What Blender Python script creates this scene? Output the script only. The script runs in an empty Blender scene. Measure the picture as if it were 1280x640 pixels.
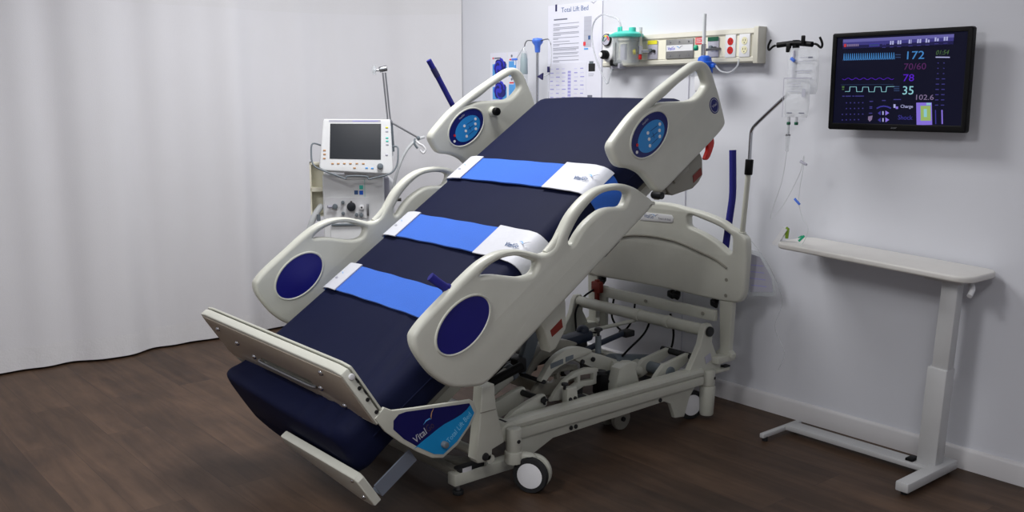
import bpy, bmesh, math, random
from mathutils import Matrix, Vector
random.seed(7)
SC = bpy.context.scene
COL = SC.collection
R = math.radians
V = Vector

# ------------------------------------------------------------------ materials
def lin(c):
    return tuple(((x/255)/12.92 if x/255 <= .04045 else ((x/255+.055)/1.055)**2.4) for x in c)

def mat(name, rgb, rough=.5, metal=0, var=.06, scale=14, bump=0, bscale=60, coat=0, trans=0, ior=1.45, alpha=1, emit=0, sub=0, sheen=0):
    m = bpy.data.materials.new(name); m.use_nodes = True
    n = m.node_tree.nodes; l = m.node_tree.links
    b = n['Principled BSDF']
    c = lin(rgb)
    b.inputs['Roughness'].default_value = rough
    b.inputs['Metallic'].default_value = metal
    b.inputs['Coat Weight'].default_value = coat
    b.inputs['Transmission Weight'].default_value = trans
    b.inputs['IOR'].default_value = ior
    b.inputs['Alpha'].default_value = alpha
    b.inputs['Sheen Weight'].default_value = sheen
    tc = n.new('ShaderNodeTexCoord')
    if var:
        no = n.new('ShaderNodeTexNoise'); no.inputs['Scale'].default_value = scale; no.inputs['Detail'].default_value = 3
        l.new(tc.outputs['Object'], no.inputs['Vector'])
        mx = n.new('ShaderNodeMix'); mx.data_type = 'RGBA'
        mx.inputs[6].default_value = (*[x*(1-var) for x in c], 1)
        mx.inputs[7].default_value = (*[min(1, x*(1+var)) for x in c], 1)
        l.new(no.outputs['Fac'], mx.inputs[0]); l.new(mx.outputs[2], b.inputs['Base Color'])
    else:
        b.inputs['Base Color'].default_value = (*c, 1)
    if bump:
        nb = n.new('ShaderNodeTexNoise'); nb.inputs['Scale'].default_value = bscale; nb.inputs['Detail'].default_value = 4
        l.new(tc.outputs['Object'], nb.inputs['Vector'])
        bu = n.new('ShaderNodeBump'); bu.inputs['Strength'].default_value = bump; bu.inputs['Distance'].default_value = .01
        l.new(nb.outputs['Fac'], bu.inputs['Height']); l.new(bu.outputs['Normal'], b.inputs['Normal'])
    if emit:
        b.inputs['Emission Color'].default_value = (*c, 1); b.inputs['Emission Strength'].default_value = emit
    return m

M = {}
M['bed'] = mat('bed_plastic', (200, 201, 191), .38, bump=.03, bscale=220)
M['bedmetal'] = mat('bed_enamel', (190, 191, 180), .34)
M['faceshaded'] = mat('face_shaded_tan', (168, 158, 144), .5)  # shade of the footboard's outer face put into a darker tan
M['paleblue'] = mat('print_paleblue', (128, 196, 232), .4)
M['umber'] = mat('print_umber', (66, 52, 70), .4)
M['bedgrey'] = mat('bed_grey', (138, 136, 126), .5)
M['navy'] = mat('navy_vinyl', (15, 20, 48), .7, var=.08, bump=.06, bscale=14)
M['navy'].node_tree.nodes['Principled BSDF'].inputs['Specular IOR Level'].default_value = .15
M['pad'] = mat('oval_navy', (20, 18, 112), .45)
M['panelnavy'] = mat('panel_navy', (24, 32, 104), .35)
M['panelblue'] = mat('panel_cyan', (44, 136, 206), .35)
M['signnavy'] = mat('sign_navy', (16, 18, 84), .3)
M['signblue'] = mat('sign_blue', (22, 138, 200), .3)
M['strap'] = mat('strap_blue', (26, 94, 198), .8, bump=.15, bscale=300, sheen=.2)
M['white'] = mat('white_plastic', (226, 227, 230), .45)
M['whitecloth'] = mat('white_vinyl', (198, 200, 208), .5, bump=.1, bscale=40)
M['ventwhite'] = mat('vent_white', (222, 224, 226), .4)
M['cream'] = mat('cream_panel', (236, 233, 214), .5)
M['beige'] = mat('beige_housing', (205, 203, 190), .5)
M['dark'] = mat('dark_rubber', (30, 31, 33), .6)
M['black'] = mat('black_plastic', (9, 9, 11), .5)
M['pan'] = mat('deck_pan', (118, 126, 140), .35, .2)
M['black'].node_tree.nodes['Principled BSDF'].inputs['Specular IOR Level'].default_value = .2
M['motor'] = mat('motor_grey', (104, 113, 120), .45)
M['darkblue'] = mat('dark_blue_plastic', (28, 38, 56), .5)
M['foam'] = mat('navy_foam', (20, 20, 116), .7, bump=.1, bscale=200)
M['chrome'] = mat('chrome', (190, 192, 196), .18, 1)
M['steel'] = mat('brushed_steel', (150, 152, 156), .35, .9)
M['plate'] = mat('grey_plate', (142, 142, 142), .45, .4)
M['red'] = mat('red_plastic', (200, 34, 30), .45)
M['darkred'] = mat('dark_red_sticker', (120, 34, 20), .5)
M['redlabel'] = mat('red_label', (222, 60, 66), .5)
M['green'] = mat('green_label', (18, 92, 66), .5)
M['green2'] = mat('green_clip', (30, 170, 126), .45)
M['lime'] = mat('lime_clip', (120, 150, 40), .5)
M['yellow'] = mat('yellow_label', (222, 214, 52), .5)
M['orange'] = mat('orange_key', (190, 146, 104), .5)
M['teal'] = mat('teal_lid', (72, 200, 184), .4)
M['clear'] = mat('clear_plastic', (205, 212, 216), .12, alpha=.24, var=0)
M['jar'] = mat('jar_plastic', (216, 222, 226), .1, alpha=.13, var=0)
M['clearbag'] = mat('clear_bag', (228, 231, 236), .1, alpha=.45, var=0, bump=.4, bscale=30)
M['tube'] = mat('clear_tube', (206, 210, 216), .2, alpha=.55, var=0)
M['glass'] = mat('gauge_glass', (214, 219, 222), .2)
M['paletube'] = mat('bottle_collar', (150, 166, 172), .4)
M['hose'] = mat('pale_hose', (206, 210, 212), .4, alpha=.8)
M['bluecup'] = mat('blue_cup', (24, 92, 204), .4)
M['bluehub'] = mat('blue_hub', (78, 120, 222), .4)
M['ink'] = mat('print_ink', (112, 115, 130), .7)
M['inkline'] = mat('print_line', (158, 160, 172), .7)
M['inkblue'] = mat('print_blue', (62, 92, 140), .7)
M['inkdark'] = mat('print_dark', (40, 38, 84), .7)
M['inklight'] = mat('print_light', (182, 184, 196), .7)
M['inklilac'] = mat('print_lilac', (160, 158, 214), .7)
M['lilacpale'] = mat('print_pale_lilac', (208, 208, 234), .7)
M['paper'] = mat('paper', (222, 223, 235), .35, var=.03)
M['papergrey'] = mat('paper_grey', (176, 176, 190), .6)
M['swirl'] = mat('swirl_blue', (48, 52, 198), .5)
M['sky'] = mat('picture_blue', (88, 160, 226), .5)
M['scrdark'] = mat('dark_glass', (38, 42, 48), .18)
M['table'] = mat('table_laminate', (214, 212, 208), .4)
M['tablemetal'] = mat('table_metal', (196, 197, 198), .35, .1)
M['gold'] = mat('pale_ivory', (230, 226, 190), .5)

def wood():
    m = bpy.data.materials.new('plank_floor'); m.use_nodes = True
    n = m.node_tree.nodes; l = m.node_tree.links; b = n['Principled BSDF']
    tc = n.new('ShaderNodeTexCoord')
    mp = n.new('ShaderNodeMapping'); mp.inputs['Rotation'].default_value = (0, 0, R(90))
    l.new(tc.outputs['Object'], mp.inputs['Vector'])
    br = n.new('ShaderNodeTexBrick')
    br.inputs['Scale'].default_value = 1; br.inputs['Brick Width'].default_value = 1.35; br.inputs['Row Height'].default_value = .165
    br.inputs['Mortar Size'].default_value = .0012; br.inputs['Mortar Smooth'].default_value = .3; br.inputs['Bias'].default_value = 0
    br.offset = .37
    br.inputs['Color1'].default_value = (0, 0, 0, 1); br.inputs['Color2'].default_value = (1, 1, 1, 1); br.inputs['Mortar'].default_value = (.5, .5, .5, 1)
    l.new(mp.outputs['Vector'], br.inputs['Vector'])
    # grain runs along the planks
    mp2 = n.new('ShaderNodeMapping'); mp2.inputs['Scale'].default_value = (9, 1.0, 1)
    l.new(tc.outputs['Object'], mp2.inputs['Vector'])
    off = n.new('ShaderNodeVectorMath'); off.operation = 'ADD'
    l.new(mp2.outputs['Vector'], off.inputs[0])
    sc_ = n.new('ShaderNodeVectorMath'); sc_.operation = 'SCALE'; sc_.inputs['Scale'].default_value = 7
    l.new(br.outputs['Color'], sc_.inputs[0]); l.new(sc_.outputs['Vector'], off.inputs[1])
    g = n.new('ShaderNodeTexNoise'); g.inputs['Scale'].default_value = 2.2; g.inputs['Detail'].default_value = 6; g.inputs['Roughness'].default_value = .6; g.inputs['Distortion'].default_value = .5
    l.new(off.outputs['Vector'], g.inputs['Vector'])
    k = n.new('ShaderNodeTexNoise'); k.inputs['Scale'].default_value = 3.4; k.inputs['Detail'].default_value = 3
    l.new(tc.outputs['Object'], k.inputs['Vector'])
    add = n.new('ShaderNodeMath'); add.operation = 'MULTIPLY_ADD'; add.inputs[1].default_value = .55
    l.new(g.outputs['Fac'], add.inputs[0])
    a2 = n.new('ShaderNodeMath'); a2.operation = 'MULTIPLY'; a2.inputs[1].default_value = .32
    l.new(k.outputs['Fac'], a2.inputs[0]); l.new(a2.outputs[0], add.inputs[2])
    a3 = n.new('ShaderNodeMath'); a3.operation = 'MULTIPLY_ADD'; a3.inputs[1].default_value = .16
    sep = n.new('ShaderNodeSeparateColor'); l.new(br.outputs['Color'], sep.inputs[0])
    l.new(sep.outputs[0], a3.inputs[0]); l.new(add.outputs[0], a3.inputs[2])
    cr = n.new('ShaderNodeValToRGB')
    e = cr.color_ramp.elements
    e[0].position = .27; e[0].color = (*lin((38, 28, 22)), 1)
    e[1].position = .75; e[1].color = (*lin((97, 75, 59)), 1)
    x = e.new(.5); x.color = (*lin((69, 52, 40)), 1)
    l.new(a3.outputs[0], cr.inputs[0])
    mo = n.new('ShaderNodeMix'); mo.data_type = 'RGBA'; mo.inputs[7].default_value = (*lin((40, 30, 26)), 1)
    l.new(cr.outputs[0], mo.inputs[6])
    mf = n.new('ShaderNodeMath'); mf.operation = 'MULTIPLY'; mf.inputs[1].default_value = .55
    l.new(br.outputs['Fac'], mf.inputs[0]); l.new(mf.outputs[0], mo.inputs[0])
    l.new(mo.outputs[2], b.inputs['Base Color'])
    b.inputs['Roughness'].default_value = .5
    b.inputs['Specular IOR Level'].default_value = .3
    bu = n.new('ShaderNodeBump'); bu.inputs['Strength'].default_value = .08; bu.inputs['Distance'].default_value = .003
    l.new(g.outputs['Fac'], bu.inputs['Height']); l.new(bu.outputs['Normal'], b.inputs['Normal'])
    return m
M['wood'] = wood()
M['wall'] = mat('wall_paint', (211, 213, 220), .6, var=.015, scale=3, bump=.02, bscale=150)
M['base'] = mat('baseboard_paint', (205, 204, 206), .45, var=.02)
M['ceil'] = mat('ceiling_paint', (225, 225, 225), .8, var=.02)
M['curtain'] = mat('curtain_cloth', (216, 216, 220), .85, var=.02, scale=5, bump=.08, bscale=240)
M['hem'] = mat('curtain_hem', (217, 217, 220), .85, var=.04, scale=30, bump=.15, bscale=90)
M['header'] = mat('curtain_mesh', (214, 214, 217), .9, var=.04, scale=200)

def scr(name, rgb, s):
    m = mat(name, rgb, .35, var=0, emit=s*1.2)
    m.node_tree.nodes['Principled BSDF'].inputs['Base Color'].default_value = (.004, .004, .006, 1)
    m.node_tree.nodes['Principled BSDF'].inputs['Specular IOR Level'].default_value = .12
    return m
M['scr_bg'] = scr('screen_background', (10, 11, 32), .8)
M['scr_bar1'] = scr('screen_bar_bright', (112, 108, 182), .6)
M['scr_bar2'] = scr('screen_bar_mid', (70, 66, 142), .6)
M['scr_bar3'] = scr('screen_bar_low', (36, 34, 84), .6)
M['scr_cyan'] = scr('screen_cyan', (66, 128, 190), .8)
M['scr_teal'] = scr('screen_teal', (140, 196, 206), .8)
M['scr_violet'] = scr('screen_violet', (84, 30, 190), .8)
M['scr_maroon'] = scr('screen_maroon', (84, 40, 92), .7)
M['scr_grey'] = scr('screen_grey', (132, 116, 150), .7)
M['scr_olive'] = scr('screen_olive', (70, 100, 60), .8)
M['scr_white'] = scr('screen_white', (170, 172, 216), .8)
M['scr_blue'] = scr('screen_blue', (58, 54, 140), .8)
M['scr_lilac'] = scr('screen_lilac', (132, 112, 214), .8)
M['scr_lime'] = scr('screen_lime', (150, 178, 100), .8)
M['scr_red'] = scr('screen_red', (200, 60, 70), .7)
M['scr_dim'] = scr('screen_dim', (52, 70, 108), .7)

# ------------------------------------------------------------------ mesh helpers
def frame(o, ex, ey):
    ex = V(ex).normalized(); ey = V(ey).normalized(); ez = ex.cross(ey)
    return Matrix(((ex.x, ey.x, ez.x, o[0]), (ex.y, ey.y, ez.y, o[1]), (ex.z, ey.z, ez.z, o[2]), (0, 0, 0, 1)))

class MB:
    def __init__(s): s.bm = bmesh.new(); s.mats = []
    def mi(s, m):
        if m not in s.mats: s.mats.append(m)
        return s.mats.index(m)
    def _fin(s, faces, m, smooth):
        i = s.mi(m)
        for f in faces: f.material_index = i; f.smooth = smooth
    def box(s, c, size, m, rot=None, bevel=0, seg=2, X=None):
        t = bmesh.new(); bmesh.ops.create_cube(t, size=1)
        bmesh.ops.scale(t, vec=V(size), verts=t.verts)
        if bevel: bmesh.ops.bevel(t, geom=t.edges[:], offset=bevel, segments=seg, profile=.5, affect='EDGES', clamp_overlap=True)
        T = Matrix.Translation(V(c)) @ (rot.to_4x4() if rot is not None else Matrix())
        if X is not None: T = X @ T
        return s.merge(t, T, m, bool(bevel))
    def merge(s, t, T, m, smooth=False):
        mp = {}; out = []
        for v in t.verts: mp[v] = s.bm.verts.new(T @ v.co)
        for f in t.faces:
            try: out.append(s.bm.faces.new([mp[v] for v in f.verts]))
            except ValueError: pass
        s._fin(out, m, smooth); t.free(); return s
    def cyl(s, p0, p1, r, m, r2=None, seg=20, smooth=True, X=None, bevel=0):
        p0 = V(p0); p1 = V(p1); d = p1-p0
        t = bmesh.new(); bmesh.ops.create_cone(t, cap_ends=True, segments=seg, radius1=r, radius2=r if r2 is None else r2, depth=d.length)
        if bevel:
            e = [x for x in t.edges if len([f for f in x.link_faces if len(f.verts) > 4]) == 1]
            bmesh.ops.bevel(t, geom=e, offset=bevel, segments=2, affect='EDGES', profile=.5)
        T = Matrix.Translation((p0+p1)/2) @ d.to_track_quat('Z', 'Y').to_matrix().to_4x4()
        if X is not None: T = X @ T
        return s.merge(t, T, m, smooth)
    def sph(s, c, r, m, sc=(1, 1, 1), X=None, seg=16):
        t = bmesh.new(); bmesh.ops.create_uvsphere(t, u_segments=seg, v_segments=seg//2, radius=r)
        T = Matrix.Translation(V(c)) @ Matrix.Diagonal((*sc, 1))
        if X is not None: T = X @ T
        return s.merge(t, T, m, True)
    def tube(s, path, r, m, seg=12, smooth_path=True, closed=False, n=6, X=None, flat=1.0):
        P = [V(p) for p in path]
        if smooth_path and len(P) > 2: P = catmull(P, n, closed)
        if X is not None: P = [X @ p for p in P]
        rs = r if isinstance(r, (list, tuple)) else [r]*len(P)
        if len(rs) != len(P): rs = [rs[min(len(rs)-1, int(i*len(rs)/len(P)))] for i in range(len(P))]
        N = len(P); rings = []; nrm = None
        for i, p in enumerate(P):
            a = P[(i-1) % N] if (i or closed) else P[i]; b = P[(i+1) % N] if (i < N-1 or closed) else P[i]
            d = (b-a).normalized()
            if nrm is None:
                nrm = d.orthogonal().normalized()
            nrm = (nrm - d*nrm.dot(d)).normalized(); bi = d.cross(nrm)
            rings.append([s.bm.verts.new(p + (nrm*math.cos(2*math.pi*k/seg) + bi*math.sin(2*math.pi*k/seg)*flat)*rs[i]) for k in range(seg)])
        out = []
        for i in range(N if closed else N-1):
            A = rings[i]; B = rings[(i+1) % N]
            for k in range(seg): out.append(s.bm.faces.new((A[k], A[(k+1) % seg], B[(k+1) % seg], B[k])))
        if not closed:
            out.append(s.bm.faces.new(rings[0][::-1])); out.append(s.bm.faces.new(rings[-1]))
        s._fin(out, m, True); return s
    def prism(s, pts, z0, z1, X, m, smooth=False):      # polygon in X's local XY pulled along local Z
        a = [s.bm.verts.new(X @ V((p[0], p[1], z0))) for p in pts]; b = [s.bm.verts.new(X @ V((p[0], p[1], z1))) for p in pts]
        n = len(pts); out = [s.bm.faces.new(a[::-1]), s.bm.faces.new(b)]
        sd = [s.bm.faces.new((a[i], a[(i+1) % n], b[(i+1) % n], b[i])) for i in range(n)]
        s._fin(out, m, False); s._fin(sd, m, smooth)
        return s
    def rect(s, x, y, w, h, z0, z1, X, m):
        return s.prism([(x, y), (x+w, y), (x+w, y+h), (x, y+h)], z0, z1, X, m)
    def ell(s, c, a, b, z0, z1, X, m, n=40, rot=0):
        pts = []
        for k in range(n):
            t = 2*math.pi*k/n; x = a*math.cos(t); y = b*math.sin(t)
            pts.append((c[0]+x*math.cos(rot)-y*math.sin(rot), c[1]+x*math.sin(rot)+y*math.cos(rot)))
        return s.prism(pts, z0, z1, X, m, True)
    def panel(s, outline, holes, thick, bevel, X, m, res=4, smooth_n=4):   # rounded moulded panel, mid plane at local z=0
        cu = bpy.data.curves.new('tmp', 'CURVE'); cu.dimensions = '2D'; cu.fill_mode = 'BOTH'
        cu.extrude = max(.0005, thick/2-bevel); cu.bevel_depth = bevel; cu.bevel_resolution = res; cu.offset = -bevel
        for pts in [outline]+holes:
            q = [V((p[0], p[1], 0)) for p in pts]
            if smooth_n > 1: q = catmull(q, smooth_n, True)
            sp = cu.splines.new('POLY'); sp.points.add(len(q)-1)
            for i, p in enumerate(q): sp.points[i].co = (p.x, p.y, 0, 1)
            sp.use_cyclic_u = True
        s._curve(cu, X, m, True)
        return s
    def _curve(s, cu, X, m, smooth):
        o = bpy.data.objects.new('tmp', cu); COL.objects.link(o)
        dg = bpy.context.evaluated_depsgraph_get(); me = bpy.data.meshes.new_from_object(o.evaluated_get(dg))
        t = bmesh.new(); t.from_mesh(me)
        bmesh.ops.remove_doubles(t, verts=t.verts, dist=1e-5)
        s.merge(t, X, m, smooth)
        bpy.data.objects.remove(o); bpy.data.curves.remove(cu); bpy.data.meshes.remove(me)
    def text(s, body, size, X, m, align='LEFT', width=None, shear=0, ext=.0003):
        cu = bpy.data.curves.new('tmp', 'FONT'); cu.body = body; cu.size = size; cu.align_x = align; cu.extrude = ext; cu.shear = shear; cu.resolution_u = 3
        if width:
            o = bpy.data.objects.new('tmp', cu); COL.objects.link(o); bpy.context.view_layer.update()
            w = o.dimensions.x; bpy.data.objects.remove(o)
            if w > 0: X = X @ Matrix.Diagonal((width/w, 1, 1, 1))
        s._curve(cu, X, m, False); return s
    def lathe(s, prof, X, m, seg=28):                # (r, z) profile turned about local Z
        rings = [[s.bm.verts.new(X @ V((max(r, 1e-4)*math.cos(2*math.pi*k/seg), max(r, 1e-4)*math.sin(2*math.pi*k/seg), z))) for k in range(seg)] for r, z in prof]
        out = []
        for i in range(len(rings)-1):
            for k in range(seg): out.append(s.bm.faces.new((rings[i][k], rings[i][(k+1) % seg], rings[i+1][(k+1) % seg], rings[i+1][k])))
        out.append(s.bm.faces.new(rings[0][::-1])); out.append(s.bm.faces.new(rings[-1]))
        s._fin(out, m, True); return s
    def ribbon(s, sections, X, m, closed_ends=True, smooth=True):   # list of equal closed rings
        rings = [[s.bm.verts.new(X @ V(p)) for p in r] for r in sections]; n = len(rings[0]); out = []
        for i in range(len(rings)-1):
            for k in range(n): out.append(s.bm.faces.new((rings[i][k], rings[i][(k+1) % n], rings[i+1][(k+1) % n], rings[i+1][k])))
        if closed_ends: out.append(s.bm.faces.new(rings[0][::-1])); out.append(s.bm.faces.new(rings[-1]))
        s._fin(out, m, smooth); return s
    def swoosh(s, X, k, m1, m2):                     # two-winged bird mark
        s.prism([(-1*k, .05*k), (-.55*k, .0*k), (-.15*k, -.22*k), (.02*k, -.42*k), (-.05*k, -.12*k), (-.45*k, .1*k)], 0, .0004, X, m1)
        s.prism([(.0, -.42*k), (.2*k, -.1*k), (.6*k, .12*k), (1.1*k, .16*k), (.55*k, .0), (.25*k, -.22*k)], 0, .0004, X, m2)
        return s
    def build(s, name, parent=None, auto=40):
        bmesh.ops.recalc_face_normals(s.bm, faces=s.bm.faces)
        root = parent
        while root is not None and root.parent is not None: root = root.parent
        if root is not None: bmesh.ops.translate(s.bm, vec=-root.location, verts=s.bm.verts)
        me = bpy.data.meshes.new(name); s.bm.to_mesh(me); s.bm.free()
        for m in s.mats: me.materials.append(m)
        try: me.set_sharp_from_angle(angle=R(auto))
        except Exception: pass
        o = bpy.data.objects.new(name, me); COL.objects.link(o)
        if parent is not None: o.parent = parent
        return o

def catmull(P, n, closed=False):
    out = []; N = len(P)
    for i in range(N if closed else N-1):
        if closed: a, b, c, d = P[(i-1) % N], P[i], P[(i+1) % N], P[(i+2) % N]
        else: a, b, c, d = P[max(i-1, 0)], P[i], P[i+1], P[min(i+2, N-1)]
        for k in range(n):
            t = k/n
            out.append(.5*((2*b)+(c-a)*t+(2*a-5*b+4*c-d)*t*t+(3*b-a-3*c+d)*t**3))
    if not closed: out.append(P[-1].copy())
    return out

def thing(name, label, cat, loc=(0, 0, 0), group=None):
    o = bpy.data.objects.new(name, None); o.empty_display_size = .1; COL.objects.link(o); o.location = loc
    tag(o, label, cat, group); return o
def tag(o, label, cat, group=None):
    o['label'] = label; o['category'] = cat
    if group: o['group'] = group
    return o
def single(mb, name, label, cat, group=None, center=None):
    """one-mesh thing with its origin at its own base"""
    cs = [v.co for v in mb.bm.verts]
    c = V(((min(v.x for v in cs)+max(v.x for v in cs))/2, (min(v.y for v in cs)+max(v.y for v in cs))/2, min(v.z for v in cs)))
    bmesh.ops.translate(mb.bm, vec=-c, verts=mb.bm.verts)
    o = mb.build(name); o.location = c
    return tag(o, label, cat, group)
def struct(mb, name):
    o = mb.build(name); o['kind'] = 'structure'; return o

# ------------------------------------------------------------------ room
XW = 3.554                                   # right wall
X0, Y0, Y1, ZC = -2.4, -1.2, 5.75, 2.8
m = MB(); m.box(((X0+XW)/2, (Y0+Y1)/2, -.05), (XW-X0+.3, Y1-Y0+.3, .1), M['wood']); struct(m, 'floor')
m = MB(); m.box(((X0+XW)/2, (Y0+Y1)/2, ZC+.05), (XW-X0+.3, Y1-Y0+.3, .1), M['ceil']); struct(m, 'ceiling')
m = MB(); m.box((XW+.05, (Y0+Y1)/2, ZC/2), (.1, Y1-Y0+.2, ZC), M['wall']); struct(m, 'wall_right')
m = MB(); m.box(((X0+XW)/2, Y1+.05, ZC/2), (XW-X0, .1, ZC), M['wall']); struct(m, 'wall_back')
m = MB(); m.box((X0-.05, (Y0+Y1)/2, ZC/2), (.1, Y1-Y0+.2, ZC), M['wall']); struct(m, 'wall_left')
m = MB(); m.box(((X0+XW)/2, Y0-.05, ZC/2), (XW-X0, .1, ZC), M['wall']); struct(m, 'wall_front')
m = MB(); bb = [(0, 0), (.014, 0), (.014, .07), (.01, .08), (.004, .084), (0, .084)]
m.prism(bb, 0, Y1-Y0, frame((XW, Y0, 0), (-1, 0, 0), (0, 0, 1)), M['base']); struct(m, 'baseboard_right')

# privacy curtain
def curtain():
    t = thing('privacy_curtain', 'pale grey floor-length privacy curtain hanging in soft folds across the room', 'curtain', (.8, 5.28, 0))
    path = [V((-2.3, 5.29, 0)), V((-1, 5.28, 0)), V((0, 5.28, 0)), V((1.2, 5.28, 0)), V((2.2, 5.28, 0)), V((2.75, 5.29, 0)), V((3.1, 5.2, 0)), V((3.38, 4.98, 0)), V((3.551, 4.75, 0))]
    P = catmull(path, 60)
    rng = random.Random(3); L = 0; pts = []
    ph = [rng.uniform(0, 6.28) for _ in range(6)]
    for i, p in enumerate(P):
        if i: L += (p-P[i-1]).length
        d = (P[min(i+1, len(P)-1)]-P[max(i-1, 0)]).normalized(); nn = V((-d.y, d.x, 0))
        pts.append((p, nn, L))
    def off(L, z):
        k = 1-z/2.5
        fade = min(1, max(0, (5.75-L)/.3)) 
        a = .015*math.sin(L*9.0+ph[0]) + .013*math.sin(L*16.5+ph[1]+.2*z) + .006*math.sin(L*29+ph[2]+.3*z)
        b = (.016*math.sin(L*5.2+ph[3]) + .01*math.sin(L*9.7+ph[4]))*k*k
        return (a*(.75+.45*k)+b)*(.3+.7*fade)
    def sheet(zs, mm, name, ext=0):
        b = MB(); rows = []
        for z in zs:
            rows.append([b.bm.verts.new(p+nn*(off(L, z)-ext)+V((0, 0, z))) for p, nn, L in pts])
        fs = []
        for j in range(len(rows)-1):
            for i in range(len(pts)-1): fs.append(b.bm.faces.new((rows[j][i], rows[j][i+1], rows[j+1][i+1], rows[j+1][i])))
        b._fin(fs, mm, True)
        o = b.build(name, t, 180)
        so = o.modifiers.new('thick', 'SOLIDIFY'); so.thickness = .001; so.use_rim = False
        return o
    sheet([.012+(1.89-.012)*k/14 for k in range(15)], M['curtain'], 'cloth')
    sheet([.0125, .05, .09, .13], M['hem'], 'hem', .0012)
    sheet([1.88+(2.5-1.88)*k/4 for k in range(5)], M['header'], 'mesh_header', -.002)
    b = MB(); b.tube([p+V((0, 0, 2.515)) for p in path], .013, M['white'], n=10); b.build('rail', t)
curtain()

# ------------------------------------------------------------------ BED
TH = R(33.3); CT, ST = math.cos(TH), math.sin(TH)
EU, EW = V((CT, 0, ST)), V((-ST, 0, CT))
def D(u, y, w): return V((u*CT-w*ST, y, u*ST+w*CT))
YC = 2.98
BED = thing('hospital_bed', 'off-white electric hospital bed tilted steeply up towards its head', 'bed', (2.65, YC, 0))
def SF(y, u=0, w=0): return frame(D(u, y, w), EU, EW)       # deck side plane seen from the near side
FOOT = [(1.701,-.324),(1.725,-.309),(1.786,-.3),(1.907,-.295),(1.963,-.292),(2.046,-.295),(2.12,-.316),(2.182,-.357),(2.23,-.406),(2.265,-.444),(2.31,-.455),(2.351,-.441),(2.38,-.429),(2.444,-.406),(2.53,-.399),(2.608,-.415),(2.692,-.463),(2.743,-.516),(2.772,-.567),(2.797,-.619),(2.792,-.637),(2.6,-.64),(2.219,-.645),(1.94,-.648),(1.87,-.648),(1.832,-.645),(1.803,-.630),(1.743,-.58),(1.712,-.535),(1.69,-.46),(1.687,-.368)]
FO1 = [(2.013,-.329),(2.06,-.327),(2.108,-.338),(2.147,-.357),(2.181,-.384),(2.213,-.427),(2.226,-.449),(2.212,-.464),(2.185,-.468),(2.147,-.448),(2.114,-.418),(2.069,-.373),(2.037,-.347)]
FO2 = [(2.382,-.476),(2.403,-.463),(2.465,-.44),(2.536,-.431),(2.592,-.436),(2.639,-.456),(2.681,-.486),(2.704,-.515),(2.69,-.533),(2.656,-.54),(2.607,-.507),(2.561,-.487),(2.493,-.48),(2.439,-.487),(2.395,-.5),(2.378,-.494)]
HEAD = [(2.73,-.317),(2.759,-.308),(2.808,-.299),(2.846,-.293),(2.893,-.289),(2.985,-.29),(3.06,-.293),(3.147,-.3),(3.209,-.306),(3.259,-.313),(3.292,-.326),(3.314,-.347),(3.326,-.376),(3.327,-.41),(3.324,-.445),(3.32,-.493),(3.312,-.543),(3.302,-.598),(3.293,-.615),(3.272,-.623),(3.219,-.627),(3.074,-.627),(2.986,-.627),(2.872,-.626),(2.848,-.617),(2.833,-.595),(2.82,-.546),(2.803,-.498),(2.768,-.451),(2.731,-.419),(2.716,-.39),(2.716,-.338)]
HO = [(2.978,-.323),(3.05,-.33),(3.128,-.331),(3.191,-.337),(3.258,-.347),(3.278,-.362),(3.281,-.39),(3.277,-.42),(3.248,-.43),(3.215,-.433),(3.18,-.427),(3.135,-.404),(3.069,-.363),(3.022,-.337)]
RT = .047
def ellring(b, c, a, bb, z, X, r, mm):
    b.tube([X @ V((c[0]+a*math.cos(2*math.pi*k/40), c[1]+bb*math.sin(2*math.pi*k/40), z)) for k in range(40)], r, mm, seg=8, smooth_path=False, closed=True)
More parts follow.
